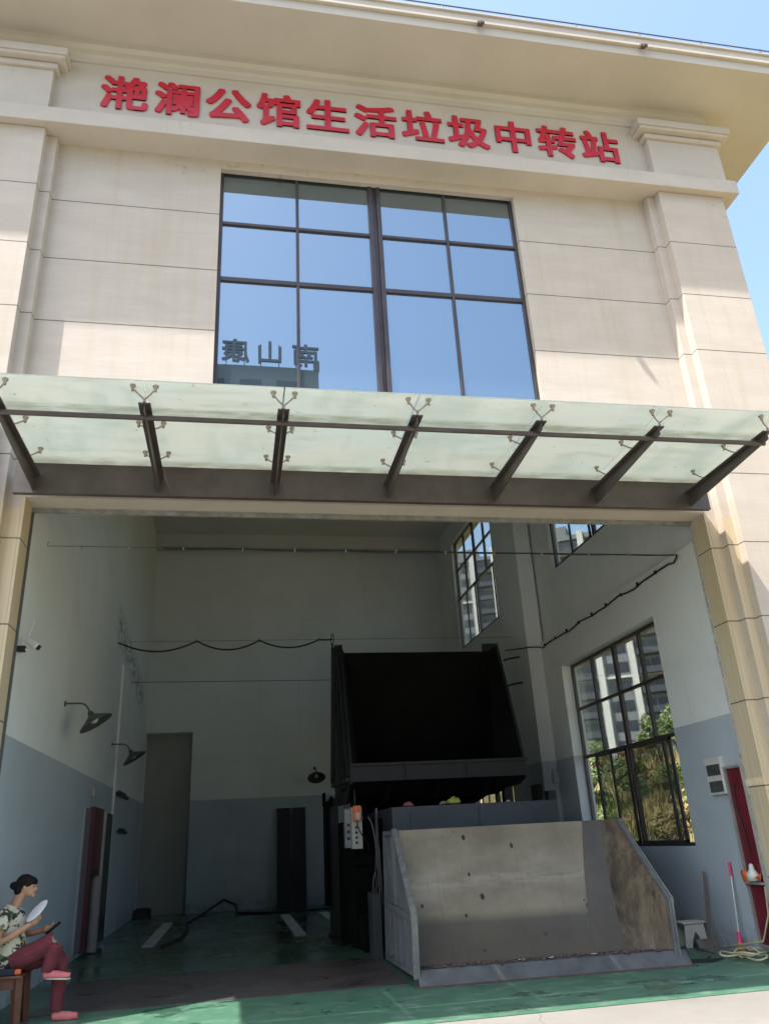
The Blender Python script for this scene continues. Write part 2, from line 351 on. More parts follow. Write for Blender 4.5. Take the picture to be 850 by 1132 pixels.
# facade window: frame of coated aluminium, 4 x 3 lights with a heavy centre mullion
FY0, FY1 = 9.30, 9.37
m = MB()
zr = [6.55, 9.13, 10.16, 11.27]; xc = [WX0, .76, 1.97, 3.11, WX1]
fr = MB()
fr.box(WX0, WX0+.05, FY0, FY1, 6.55, 11.27); fr.box(WX1-.05, WX1, FY0, FY1, 6.55, 11.27); fr.box(WX0+.05, WX1-.05, FY0, FY1, 11.21, 11.27); fr.box(WX0+.05, WX1-.05, FY0, FY1, 6.55, 6.6)
for x, w in ((.76, .022), (3.11, .022)): fr.box(x-w, x+w, FY0, FY1, 6.6, 11.21)
fr.box(1.87, 1.935, FY0-.02, FY1, 6.6, 11.21); fr.box(2.0, 2.065, FY0-.02, FY1, 6.6, 11.21); fr.box(1.935, 2.0, FY0+.02, FY1, 6.6, 11.21)
for z, w in ((9.13, .035), (10.16, .025)):
    for a, b in ((WX0+.05, .738), (.782, 1.87), (2.065, 3.088), (3.132, WX1-.05)): fr.box(a, b, FY0+.003, FY1, z-w, z+w)
win = fr.build('facade_window', frame_m, ST, bevel=.004)
for a, b in ((WX0+.05, .738), (.782, 1.87), (2.065, 3.088), (3.132, WX1-.05)):
    for c, d in ((6.6, 9.095), (9.165, 10.135), (10.185, 11.21)):
        pn = MB().box(a-.01, b+.01, 9.335, 9.345, c-.01, d+.01); ta, tb = random.uniform(-.0012,.0012), random.uniform(-.0012,.0012)
        pn.v = [(v[0], v[1]+ta*(v[0]-(a+b)/2)+tb*(v[2]-(c+d)/2), v[2]) for v in pn.v]; pn.build('pane', coated, win)
# side windows
def side_window(y0, y1, z0, z1, low):
    X0, X1 = 6.60, 6.66
    f = MB(); t = .05
    f.box(X0, X1, y0, y0+t, z0, z1); f.box(X0, X1, y1-t, y1, z0, z1); f.box(X0, X1, y0+t, y1-t, z0, z0+t); f.box(X0, X1, y0+t, y1-t, z1-t, z1)
    W = y1-y0; ys = [y0+W*.25, y0+W*.5, y0+W*.75]; za = z0+1.61; zb = z0+2.48
    f.box(X0, X1, ys[1]-.05, ys[1]+.05, z0+t, z1-t)
    for y in (ys[0], ys[2]): f.box(X0, X1, y-.025, y+.025, za, z1-t)
    segs = [(y0+t, ys[0]-.025), (ys[0]+.025, ys[1]-.05), (ys[1]+.05, ys[2]-.025), (ys[2]+.025, y1-t)]
    for a, b in ((y0+t, ys[1]-.05), (ys[1]+.05, y1-t)): f.box(X0+.003, X1-.003, a, b, za-.06, za)
    for a, b in segs: f.box(X0+.003, X1-.003, a, b, zb-.025, zb+.025)
    w = f.build('side_window', frame_m, ST, bevel=.004)
    for a, b in segs:
        for c, d in ((za, zb-.025), (zb+.025, z1-t)): MB().box(X0+.025, X0+.031, a-.01, b+.01, c-.01, d+.01).build('pane', clear, w)
    # sliding sashes pushed to the middle, outer slots open
    for k, (a, b) in enumerate(((y0+.45, ys[1]-.04), (ys[1]+.04, y1-.6))):
        if not low: a, b = ((y0+t, ys[1]-.05), (ys[1]+.05, y1-t))[k]
        xs = X0-.035
        s = MB(); q = .035
        s.box(xs, xs+.03, a, a+q*1.6, z0+t, za-.06); s.box(xs, xs+.03, b-q*1.6, b, z0+t, za-.06); s.box(xs, xs+.03, a, b, z0+t, z0+t+q); s.box(xs, xs+.03, a, b, za-.06-q, za-.06)
        s.box(xs+.002, xs+.028, a+.2 if k == 0 else (a+b)/2-.03, a+.25 if k == 0 else (a+b)/2+.02, z0+t+q, za-.06-q)
        s.build('sash', frame_m, w)
        MB().box(xs+.012, xs+.018, a+.03, b-.03, z0+t+.02, za-.09).build('sash_pane', screen if low else clear, w)
for i, wn in enumerate(WN): side_window(*wn, low=(i % 2 == 0))

# raised letters (each one bolted on by itself)
def glyph(ch, size, depth, bold, front=True):
    c = bpy.data.curves.new('glyph', 'FONT'); c.body = ch; c.extrude = depth/size; c.size = 1; c.resolution_u = 3
    o = bpy.data.objects.new('glyph', c); COL.objects.link(o)
    me = bpy.data.meshes.new_from_object(o.evaluated_get(bpy.context.evaluated_depsgraph_get()))
    bpy.data.objects.remove(o); bpy.data.curves.remove(c)
    xs = [v.co.x for v in me.vertices]; cx = (min(xs)+max(xs))/2; cy = .38
    m = MB(); k = 0
    for dx in (-bold, 0, bold):
        for dy in (-bold*.8, bold*.8):
            k += 1
            vs = []
            for v in me.vertices:
                x, y, z = (v.co.x-cx+dx)*size, (v.co.y-cy+dy)*size, v.co.z*size*(1+.012*k)
                vs.append((x, -z, y) if front else (-x, z, y))
            m.add(vs, [tuple(p.vertices) for p in me.polygons])
    bpy.data.meshes.remove(me)
    return m.mesh('glyph', None, fix=False)
txt = '滟澜公馆生活垃圾中转站'
for i, ch in enumerate(txt):
    me = glyph(ch, .715, .011, .026); me.materials.append(red_letter)
    o = bpy.data.objects.new('sign_letter', me); COL.objects.link(o)
    o.location = (-1.865 + i*.775, 9.015, 12.25)
    tag(o, 'raised red character %s on the cream frieze below the eaves' % ch, 'sign letter', 'red characters of the station name')

# ------------------------------------------------------------------ canopy
CN = empty('entrance_canopy', (0,0,0), 'dusty green glass canopy on dark steel ribs over the bay opening', 'canopy')
m = MB(); m.box(-2.6, 6.3, 8.87, 8.94, 5.485, 5.50); m.box(-2.6, 6.3, 8.87, 8.885, 5.50, 5.86); m.box(-2.6, 6.3, 8.87, 9.19, 5.86, 5.872)
m.build('wall_beam', steel_brown, CN)
RXs = [-2.38, -.97, .42, 1.84, 3.24, 4.65, 6.02]
for x in RXs:
    m = MB(); m.box(x-.06, x+.06, 7.12, 8.87, 5.715, 5.73)
    m.prism([(7.14, 5.715), (8.87, 5.715), (8.87, 5.52), (7.14, 5.63)], x-.007, x+.007, 'X')
    rb = m.build('rib', steel_brown, CN)
    # spider fittings holding the glass
    for (y, dx, dy) in ((7.08, .11, -.05), (7.72, .13, .05), (8.45, .13, .03)):
        s = MB(); s.tube([(x, y+.03, 5.73), (x, y+.03, 5.765)], .014, 6)
        for sg in (-1, 1):
            if (x == RXs[0] and sg == -1) or (x == RXs[-1] and sg == 1): continue
            s.tube([(x, y+.03, 5.76), (x+sg*dx*.5, y+.03+dy*.5, 5.80), (x+sg*dx, y+dy, 5.835)], .009, 6)
            s.lathe([(0, 5.835-.03), (.014, 5.835-.03), (.016, 5.84), (.03, 5.858), (.03, 5.872), (0, 5.872)], Matrix.Translation((x+sg*dx, y+dy, 0)), 12)
        s.build('spider_fitting', inox, rb)
MB().tube([(-2.62, 7.27, 5.64), (6.06, 7.27, 5.64)], .028, 12).build('tie_tube', steel_brown, CN)
gx = [-2.56] + RXs[1:-1] + [6.22]
for a, b in zip(gx, gx[1:]):
    for y0, y1 in ((6.95, 7.53), (7.545, 8.9)):
        MB().box(a+.006, b-.006, y0, y1, 5.875, 5.887).build('glass_panel', canopy_m, CN)

# ------------------------------------------------------------------ ground
gnd = MB().add([(-600,-600,-.02),(600,-600,-.02),(600,600,-.02),(-600,600,-.02)], [(0,1,2,3)]).build('ground', mat('far_ground', (.2,.18,.13), (.12,.13,.07), .9, (.05,.05,.05)))
tag(gnd, 'bare earth ground around the station', 'ground', kind='structure')
y = MB().add([(-30,-32,0),(9,-32,0),(9,8.15,0),(-30,8.15,0)], [(0,1,2,3)]).build('yard_pavement', concrete); tag(y, 'pale sunlit concrete yard in front of the bay', 'pavement', kind='structure')
f = MB().add([(-4.5,8.15,.004),(8.2,8.15,.004),(8.2,24.6,.004),(-4.5,24.6,.004)], [(0,1,2,3)]).build('green_floor', green); tag(f, 'worn green painted floor of the bay', 'floor', kind='structure')

# ------------------------------------------------------------------ world, sun, camera
w = bpy.data.worlds.new('World'); S.world = w; w.use_nodes = True; nt = w.node_tree
sky = nt.nodes.new('ShaderNodeTexSky'); sky.sky_type = 'NISHITA'; sky.sun_disc = False
sd = Vector((-1.9, -1, 4.2)).normalized()
sky.sun_elevation = math.asin(sd.z); sky.sun_rotation = math.atan2(sd.x, sd.y); sky.air_density = 1.3; sky.dust_density = 3.0; sky.ozone_density = 2.2
bg = nt.nodes['Background']; nt.links.new(sky.outputs[0], bg.inputs[0]); bg.inputs[1].default_value = .15
L = bpy.data.lights.new('sun', 'SUN'); L.energy = 3.65; L.angle = R(.53); L.color = (1, .95, .88)
lo = bpy.data.objects.new('sun', L); COL.objects.link(lo); lo.rotation_euler = sd.to_track_quat('Z', 'Y').to_euler()
cd = bpy.data.cameras.new('camera'); cam = bpy.data.objects.new('camera', cd); COL.objects.link(cam); S.camera = cam
F, YAW, PIT, ROL = 866.213, R(11.3026), R(22.7219), R(-3.1585)
cd.sensor_fit = 'VERTICAL'; cd.sensor_height = 24; cd.lens = F/1132*24; cd.clip_end = 3000; cd.clip_start = .05
fw = Vector((math.sin(YAW)*math.cos(PIT), math.cos(YAW)*math.cos(PIT), math.sin(PIT))); rt = Vector((math.cos(YAW), -math.sin(YAW), 0)); up = rt.cross(fw)
r2 = rt*math.cos(ROL) + up*math.sin(ROL); u2 = up*math.cos(ROL) - rt*math.sin(ROL)
cam.matrix_world = Matrix(((r2.x, u2.x, -fw.x, 0), (r2.y, u2.y, -fw.y, 0), (r2.z, u2.z, -fw.z, 1.55), (0,0,0,1)))
S.view_settings.view_transform = 'Standard'; S.view_settings.look = 'None'; S.view_settings.gamma = 1; S.view_settings.exposure = 1.44
S.cycles.max_bounces = 10; S.cycles.diffuse_bounces = 6; S.cycles.transparent_max_bounces = 16; S.cycles.caustics_reflective = False; S.cycles.caustics_refractive = False
#PART2
# ------------------------------------------------------------------ hoppers and compactor
def hop_extra(nt, tc, cur, b):
    o = sepz(nt, tc)
    mp = N(nt, 'ShaderNodeMapping'); mp.inputs['Scale'].default_value = (7.5,7.5,4.2); nt.links.new(tc.outputs['Object'], mp.inputs[0])
    vo = N(nt, 'ShaderNodeTexVoronoi'); vo.inputs['Scale'].default_value = 1; nt.links.new(mp.outputs[0], vo.inputs[0])
    sc_ = N(nt, 'ShaderNodeSeparateColor'); nt.links.new(vo.outputs['Color'], sc_.inputs[0])
    rad = math1(nt, 'MULTIPLY', sc_.outputs[1], .24)
    h = math1(nt, 'MULTIPLY', math1(nt, 'LESS_THAN', math1(nt, 'ADD', vo.outputs['Distance'], math1(nt, 'MULTIPLY', noise(nt, tc, (30,30,30), .3, .7, 2, 1), .03)), math1(nt, 'ADD', rad, .02)), math1(nt, 'GREATER_THAN', sc_.outputs[0], .62))
    # pale horizontal band: highlight across the bent plate, painted into the colour
    bz = math1(nt, 'MULTIPLY', band(nt, o[2], .98, 1.04, .1), noise(nt, tc, (2.2,1,14), .4, .6, 5, 71)); cur = mixc(nt, math1(nt, 'MULTIPLY', bz, .4), cur, (.40,.36,.27))
    cur = mixc(nt, h, cur, (.02,.017,.012))
    dr = noise(nt, tc, (22,2,1.1), .55, .8, 5, 7)
    cur = mixc(nt, math1(nt, 'MULTIPLY', dr, .4), cur, (.10,.085,.06))
    lowm = band(nt, o[2], -1, .55, .12)  # dark lower third: reflection and dirt together, painted into the liner colour
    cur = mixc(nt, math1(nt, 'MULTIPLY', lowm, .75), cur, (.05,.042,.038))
    return cur
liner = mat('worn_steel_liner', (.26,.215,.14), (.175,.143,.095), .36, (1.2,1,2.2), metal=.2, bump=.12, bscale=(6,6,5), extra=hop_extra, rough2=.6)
strip_m = mat('dark_steel', (.115,.094,.072), (.08,.067,.054), .5, (2,2,2), metal=.3, bump=.1, bscale=(8,8,8))
def side_extra(nt, tc, cur, b):
    s1 = noise(nt, tc, (9,7,1.6), .42, .62, 7, 5)
    cur = mixc(nt, s1, cur, (.085,.058,.038))
    o = sepz(nt, tc); fo = math1(nt, 'SUBTRACT', o[0], math1(nt, 'MULTIPLY', o[2], .15)); fo = math1(nt, 'MULTIPLY', band(nt, fo, .5, 1.12, .12), noise(nt, tc, (8,8,1.4), .3, .6, 5, 63))
    cur = mixc(nt, math1(nt, 'MULTIPLY', fo, .8), cur, (.03,.024,.018))
    s2 = noise(nt, tc, (12,10,2.6), .6, .68, 5, 15)
    return mixc(nt, math1(nt, 'MULTIPLY', s2, .8), cur, (.025,.02,.015))
sidewall = mat('grimy_brown_steel', (.19,.145,.092), (.145,.10,.065), .6, (2,2,2), metal=.1, bump=.2, bscale=(12,12,12), extra=side_extra)
def grey_extra(nt, tc, cur, b):
    return mixc(nt, math1(nt, 'MULTIPLY', noise(nt, tc, (8,8,8), .62, .7, 6, 3), .7), cur, (.13,.065,.03))
grey_paint = mat('worn_grey_paint', (.17,.18,.19), (.12,.128,.135), .55, (3,3,3), bump=.1, bscale=(14,14,14), extra=grey_extra)
edge_m = mat('worn_light_edge', (.24,.24,.22), (.15,.145,.13), .5, (9,9,9), metal=.3, bump=.1)
rust = mat('rusty_debris_edge', (.12,.075,.05), (.05,.045,.045), .8, (14,14,14), bump=.6, bscale=(30,30,30))
lipm = mat('grey_lip', (.105,.11,.112), (.065,.068,.07), .5, (5,5,5), bump=.15, bscale=(14,14,14), extra=grey_extra)

HO = empty('rubbish_hopper', (3.7, 10.0, 0), 'lowered grey steel rubbish hopper with a brown stained side wall resting on the floor', 'hopper', rz=R(-2.2))
ox, oy = 3.7, 10.0
prof = [(11.12,1.665),(11.04,1.45),(10.96,1.24),(10.87,1.02),(10.76,.79),(10.63,.57),(10.47,.36),(10.28,.165)]
def hop_inner(ox, oy, xl, xs, xf, xr, prof, front):
    # prof: inner back profile (y,z); xs seam, xf fold, xr front edge x
    n = len(prof); rows = []
    for i, (y_, z_) in enumerate(prof):
        t = i/(n-1)
        rows.append((xs[0]*(1-t)+xs[1]*t, xf[0]*(1-t)+xf[1]*t, y_, z_))
    return rows
xs = (1.04, .66); xf = (1.30, 1.07)      # local x of seam and fold, top and bottom
bl = MB(); st2 = MB(); sw = MB(); sl = MB()
rows = []; rows2 = []; rowsR = []; rowsL = []
front = [(11.18,1.665),(10.86,1.40),(10.55,1.14),(10.25,.90),(9.99,.68),(10.0,.45),(10.02,.30),(10.05,.165)]
for i, ((y_, z_), (fy, fz)) in enumerate(zip(prof, front)):
    t = i/7
    a = xs[0]*(1-t)+xs[1]*t; b_ = xf[0]*(1-t)+xf[1]*t
    yy = y_-oy
    rows.append([(x, yy, z_) for x in (-1.56, -.8, 0, a)])
    rows2.append([(x, yy-.004, z_) for x in (a-.01, (a+b_)/2, b_)])
    rowsR.append([Vector((b_, yy, z_)).lerp(Vector((1.545, fy-oy, fz)), k/5) for k in range(6)])
    rowsL.append([Vector((-1.555, yy, z_)).lerp(Vector((-1.58, fy-oy, fz)), k/5) for k in range(6)])
def thick(rows, d):   # closed thin solid from a grid (copy pushed back along y)
    m = MB(); m.grid(rows); back = [[Vector(v)+Vector(d) for v in r] for r in rows]; m.grid(back, flip=True)
    n = len(rows[0])
    rim = [rows[0], [r[-1] for r in rows], rows[-1][::-1], [r[0] for r in rows][::-1]]
    rimb = [back[0], [r[-1] for r in back], back[-1][::-1], [r[0] for r in back][::-1]]
    for a, b in zip(rim, rimb): m.grid([a, b], smooth=False)
    return m
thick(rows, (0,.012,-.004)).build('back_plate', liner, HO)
thick(rows2, (0,.012,-.004)).build('seam_strip', strip_m, HO)
thick(rowsR, (.012,.006,0)).build('side_wall', sidewall, HO)['label'] = 'brown stained side wall'
thick(rowsL, (-.012,.006,0)).build('side_wall', strip_m, HO)
def hop_frame(xo, sg):
    # outer ribbed side; sg = -1 left, +1 right ; xo outer face
    m = MB()
    P = [(12.05,1.67),(11.12,1.67),(9.95,.72),(10.0,.1),(12.3,.02)]
    P = [(a-oy, b) for a, b in P]
    x0, x1 = (xo, xo+.035) if sg < 0 else (xo-.035, xo)
    m.prism(P, x0+.012*(-sg), x1, 'X') if False else m.prism(P, min(xo, xo-sg*.03), max(xo, xo-sg*.03), 'X')
    o = m.build('side_frame', grey_paint, HO)
    r = MB(); w = .05
    def bar(a, b, ww=w, dd=.05):
        a = Vector((0, a[0]-oy, a[1])); b = Vector((0, b[0]-oy, b[1])); d = (b-a).normalized(); nrm = Vector((0, -d.z, d.y))*ww/2
        q = [a+nrm, b+nrm, b-nrm, a-nrm]
        r.prism([(v.y, v.z) for v in q], min(xo, xo+sg*dd), max(xo, xo+sg*dd), 'X')
    bar((12.05,1.64),(11.1,1.64)); bar((12.02,1.67),(12.3,.02)); bar((12.3,.05),(10.0,.13))
    bar((12.18,.74),(9.98,.70),.07,.055)
    for yb in (11.9,11.45,11.0,10.5): bar((yb,.70),(yb+.03,.1),.045,.046)
    bar((12.02,1.62),(11.25,.76),.05,.045); bar((11.3,1.62),(11.25,.76),.05,.048)
    r.build('rib', grey_paint, o)
    e = MB()
    pts = [(11.14,1.69),(9.94,.74),(9.98,.08)]
    for a, b in zip(pts, pts[1:]):
        a2 = (a[0]-oy, a[1]); b2 = (b[0]-oy, b[1])
        e.prism([a2, b2, (b2[0]+.05, b2[1]), (a2[0]+.05, a2[1])], min(xo+sg*.05, xo-sg*(.02 if sg < 0 else .0)), max(xo+sg*(.05 if sg < 0 else .025), xo-sg*(.02 if sg < 0 else -.005)), 'X')
    e.build('front_edge', edge_m, o)
hop_frame(-1.6, -1); hop_frame(1.57, 1)
m = MB(); m.box(-1.57, 1.54, 1.16, 1.2, .05, 1.66); m.box(-1.57, 1.54, 1.2, 2.05, 1.64, 1.66); m.box(-1.57,1.54,2.0,2.03,.05,1.64); m.build('rear_casing', grey_paint, HO)
m = MB(); m.prism([(.30,.158),(.04,.158),(-.12,.004),(-.10,.0),(.3,.0)], -1.6, 1.68, 'X'); m.build('front_lip', lipm, HO, bevel=.004)
m = MB(); m.box(-1.66, 1.72, -.17, -.11, .0, .018); m.build('lip_edge', rust, HO)
m = MB()
for k in range(260):
    x = random.uniform(-1.5,1.5); y_ = random.gauss(.19,.06); r_ = random.uniform(.008,.034)
    M_ = Matrix.Translation((x, y_, .165)) @ Matrix.Rotation(random.random()*3, 4, 'Z')
    m.lathe([(0,-.01),(r_,0),(r_*.6,r_*.5),(0,r_*.6)], M_, 5, False)
d_ = m.build('debris_line', rust, HO); d_['kind'] = 'stuff'
# scraps lying on the lip
for k, (x, c) in enumerate(((.02,(.75,.75,.7)), (-.35,(.7,.72,.75)), (.55,(.75,.72,.6)))):
    m = MB(); m.grid([[(i*.02+random.uniform(-.006,.006), j*.02, .012*random.random()) for i in range(4)] for j in range(3)])
    o = m.build('paper_scrap', mat('scrap%d' % k, c, None, .7)); o.location = (3.7+x, 10.12-x*.04, .17)
    tag(o, ['small pale paper scrap at the middle of the hopper lip', 'small bluish plastic scrap left of the middle of the hopper lip', 'small cream paper scrap on the right half of the hopper lip'][k], 'litter')

dark_paint = mat('dark_machine_paint', (.0075,.009,.011), (.005,.006,.0075), .5, (2,2,2), bump=.1, bscale=(10,10,10))
black_in = mat('black_grime_steel', (.003,.003,.003), (.006,.006,.0055), .9, (2,2,2), bump=.1, spec=.15)
body_m = mat('machine_blue_grey', (.055,.063,.082), (.04,.045,.058), .5, (2,2,2), bump=.06, bscale=(10,10,10))
CM = empty('waste_compactor', (3.8, 14, 0), 'dark waste compactor with its black loading bin raised above the blue grey body', 'compactor')
cx, cy = 3.8, 14.0
bl_, br_ = 1.95-cx, 5.15-cx
bin_ = MB()
SP = [(14.93,5.10),(15.8,5.3),(16.5,2.62),(15.8,2.2),(14.55,2.18),(14.12,2.48),(14.06,2.78)]
SP = [(a-cy, b) for a, b in SP]
bn = MB(); bn.prism(SP, bl_, bl_+.05, 'X').build('bin_side', dark_paint, CM)
rb = kids(CM)[-1]
r = MB()
for (a, b) in (((14.98,5.05),(14.08,2.6)), ((15.2,5.05),(14.6,2.4)), ((15.45,5.12),(15.2,2.4)), ((15.8,5.25),(16.45,2.65)), ((14.1,2.55),(16.4,2.6))):
    a = Vector((0,a[0]-cy,a[1])); b = Vector((0,b[0]-cy,b[1])); d = (b-a).normalized(); nn = Vector((0,-d.z,d.y))*.03
    r.prism([(v.y, v.z) for v in (a+nn,b+nn,b-nn,a-nn)], bl_-.06, bl_, 'X')
r.build('rib', grey_paint if False else dark_paint, rb)
o = MB().prism(SP[:3] + [(15.9-cy,2.36),(14.5-cy,2.38)] + SP[5:], br_-.05, br_, 'X').build('bin_side', dark_paint, CM)
# inner splayed right cheek, back, bottom
ck = MB(); ck2 = MB()
ck.grid([[(br_-.05, 14.93-cy, 5.06), (br_-.2, 15.05-cy, 4.95)], [(br_-.05, 14.06-cy, 2.78), (br_-.35, 14.7-cy, 2.76)]], smooth=False)
ck2.grid([[(bl_+.05, 14.95-cy, 5.02), (bl_+.12, 15.05-cy, 4.95)], [(bl_+.05, 14.06-cy, 2.78), (bl_+.25, 14.7-cy, 2.76)]], smooth=False)
ck.build('cheek', black_in, CM); ck2.build('cheek', black_in, CM)
MB().prism([(15.02-cy,4.96),(15.08-cy,4.96),(16.3-cy,2.7),(16.2-cy,2.7)], bl_+.05, br_-.05, 'X').build('bin_back', black_in, CM)
MB().prism([(14.10-cy,2.76),(16.25-cy,2.66),(16.3-cy,2.62),(14.12-cy,2.70)], bl_+.05, br_-.05, 'X').build('bin_floor', black_in, CM)
lip = MB(); lip.box(bl_+.0, br_-.0, 14.03-cy, 14.06-cy, 2.52, 2.80); lip.box(bl_, br_, 13.99-cy, 14.03-cy, 2.755, 2.80); lip.box(bl_+.02, br_-.02, 14.0-cy, 14.03-cy, 2.50, 2.53)
for x in (bl_+1.0, bl_+2.1): lip.box(x-.03, x+.03, 14.0-cy, 14.028-cy, 2.53, 2.755)
lip.build('bin_lip', mat('lip_black', (.005,.006,.007), (.0035,.004,.005), .6, (3,3,3), bump=.2), CM)
un = MB(); un.grid([[(bl_+.05, 14.05-cy, 2.5), (br_-.03, 14.05-cy, 2.5)], [(bl_+.2, 14.8-cy, 2.2), (br_-.35, 14.8-cy, 2.25)], [(bl_+.5, 16-cy, 2.15), (br_-.7, 16-cy, 2.2)]], smooth=False)
for x in (bl_+.7, bl_+1.6, bl_+2.5): un.prism([(14.2-cy,2.46),(15.9-cy,2.16),(15.9-cy,2.05),(14.5-cy,2.2)], x-.04, x+.04, 'X')
un.build('bin_underside', black_in, CM)
MB().box(2.3-cx, 4.62-cx, 15.88-cy, 15.93-cy, 2.0, 2.35).build('rear_guard', black_in, CM)
MB().prism([(15.02-cy,4.96),(15.8-cy,5.1),(15.8-cy,5.06),(15.1-cy,4.92)], bl_+.05, br_-.05, 'X').build('bin_rear_cover', dark_paint, CM)
bd = MB(); bd.box(2.45-cx, 5.22-cx, 13.0-cy, 16.0-cy, .0, 2.03); body = bd.build('body', body_m, CM, bevel=.01)
dd = MB(); dd.box(2.75-cx, 3.84-cx, 12.985-cy, 12.999-cy, .3, 1.98); body_p = dd.build('access_panel', body_m, body, bevel=.004)
dd = MB(); dd.box(3.88-cx, 4.78-cx, 12.985-cy, 12.999-cy, .3, 1.98); dd.build('access_panel', body_m, body, bevel=.004)
for x0, y0, x1, y1, zt in ((1.78,15.9,1.96,16.1,2.35), (5.3,15.9,5.46,16.1,2.5), (5.28,13.5,5.42,13.7,2.2)):
    p = MB(); p.box(x0-cx, x1-cx, y0-cy, y1-cy, 0, zt); p.box(x0-.04-cx, x1+.04-cx, y0-.04-cy, y1+.04-cy, 0, .03); p.build('lift_column', dark_paint, CM, bevel=.006)
p = MB(); p.tube([(2.21-cx, 13.9-cy, .5), (2.3-cx, 14.9-cy, 2.4)], [.05, .035], 10); p.tube([(2.0-cx, 14.2-cy, .3), (2.05-cx, 14.6-cy, 2.5)], .04, 10); p.build('hydraulic_ram', black_in, CM)
p = MB(); p.box(1.95-cx, 2.44-cx, 13.9-cy, 15.9-cy, 0, 1.9); p.box(2.0-cx, 2.4-cx, 13.3-cy, 13.9-cy, 0, .5); p.box(1.9-cx,2.5-cx,13.8-cy,13.9-cy,1.2,1.35); p.build('pump_housing', black_in, CM, bevel=.02)
p = MB(); p.box(1.70-cx, 1.78-cx, 15.8-cy, 16.2-cy, .5, 2.3)
p.box(1.66-cx, 1.72-cx, 15.86-cy, 15.92-cy, 2.2, 2.45); p.box(1.8-cx, 1.86-cx, 15.86-cy, 15.92-cy, 2.2, 2.38); p.build('pipe_bracket', black_in, CM)
for k in range(5):
    p = MB(); x = 2.1+.04*k; pts = []
    for j in range(12):
        t = j/11; pts.append((x-cx + .12*math.sin(t*3.1+k)*(1-.2*k), 13.2-cy-.1*math.sin(t*3), 1.9-1.7*t+.15*math.sin(t*9+k)))
    p.tube(pts, .012, 6); p.build('hydraulic_hose', mat('hose_rubber%d' % k, (.03,.03,.032) if k % 2 else (.09,.09,.085), None, .45), CM)
p = MB(); p.box(2.0-cx, 2.13-cx, 12.5-cy, 12.9-cy, 0, .85); p.build('guide_post', mat('post_grey', (.05,.055,.058), (.035,.04,.042), .5, (4,4,4)), CM, bevel=.006)
# control box
CB = empty('control_box', (1.90, 13.6, 1.77), 'pale grey control box with an orange pendant hanging in front of the compactor', 'control box')
cream = mat('cream_enamel', (.50,.48,.42), (.42,.40,.34), .45, (6,6,6))
o = MB().box(-.02, .15, -.08, .12, -.32, .31).build('case', cream, CB, bevel=.006)
MB().box(-.13, -.021, -.06, .1, -.30, .28).build('side_door', mat('grey_enamel', (.25,.25,.24), (.18,.18,.17), .5, (5,5,5)), CB, bevel=.004)
orange = mat('orange_plastic', (.75,.16,.04), (.6,.12,.03), .45, (9,9,9)); blk = mat('black_rubber', (.012,.012,.013), None, .5)
MB().box(.0, .13, -.14, -.081, .09, .33).build('pendant', orange, CB, bevel=.012)
MB().box(.04, .11, -.152, -.141, .12, .22).build('pendant_label', cream, CB)
for k in range(4):
    M_ = Matrix.Translation((.05, -.081, .0-.075*k)) @ Matrix.Rotation(R(90), 4, 'X')
    MB().lathe([(0,.03),(.018,.03),(.02,.0),(0,0)], M_, 10).build('button', blk, CB)
for k in range(3): MB().box(-.10, -.05, -.075, -.061, .02-.1*k, .06-.1*k).build('switch', blk, CB)
MB().tube([(.06,-.11,.09), (.07,-.14,.0), (.12,-.15,-.1), (.2,-.1,-.2), (.28,0,-.35)], .01, 6).build('cord', blk, CB)
MB().lathe([(0,.05),(.035,.04),(.045,.01),(.03,0),(0,0)], Matrix.Translation((-.09,0,.31)), 14).build('warning_light', mat('dark_red_lens', (.12,.01,.01), None, .3), CB)
# refuse seen on top of the body
for k, (x, c, s_) in enumerate(((2.75,(.45,.12,.18),.07), (3.5,(.45,.5,.08),.11), (3.32,(.3,.28,.25),.06), (4.42,(.75,.75,.72),.03))):
    m = MB(); M_ = Matrix.Translation((x, 13.12, 2.03))
    pr = [(0,0),(s_*1.1,0.005),(s_*1.2,s_*.3),(s_*.7,s_*.8),(s_*.2,s_*.95),(0,s_*1.0)]
    m.lathe(pr, M_, 9); m.v = [tuple(Vector(v)+Vector((random.uniform(-.25,.25)*s_, random.uniform(-.25,.25)*s_, random.uniform(0,.2)*s_))) for v in m.v]
    tag(m.build('rubbish_bag', mat('refuse%d' % k, c, tuple(q*.5 for q in c), .5, (20,20,20))), ['crumpled pink plastic bag on top of the compactor body', 'yellow green scrap heap on top of the compactor body', 'dull grey rag beside the yellow green scraps', 'tiny white scrap at the right of the compactor top'][k], 'rubbish')

# steel plate and guide strips in the floor
plate_m = mat('worn_steel_plate', (.085,.074,.072), (.055,.049,.05), .5, (1.5,2.5,1), bump=.15, bscale=(9,9,9), rough2=.25,
    extra=lambda nt, tc, cur, b: mixc(nt, math1(nt, 'MULTIPLY', noise(nt, tc, (2,2,2), .5, .72, 7, 4), .45), cur, (.17,.085,.045)))
o = MB().box(-2.1, 2.06, 10.3, 12.75, .0, .009).build('floor_plate', plate_m, None); tag(o, 'rust stained dark steel plate set in the floor in front of the lowered hopper', 'steel plate')
sm = mat('worn_white_paint', (.6,.62,.6), (.36,.39,.38), .6, (4,4,4), bump=.1)
for x, lab in ((-1.46, 'pale guide strip on the floor nearest the grey recess'), (1.27, 'pale guide strip on the floor in front of the two leaning black boards'), (2.2, 'pale guide strip on the floor running beneath the compactor')):
    o = MB().box(x-.11, x+.11, 16.5, 21.3, .004, .03).build('guide_strip', sm, None, bevel=.005); tag(o, lab, 'guide strip', 'guide strips on the bay floor')

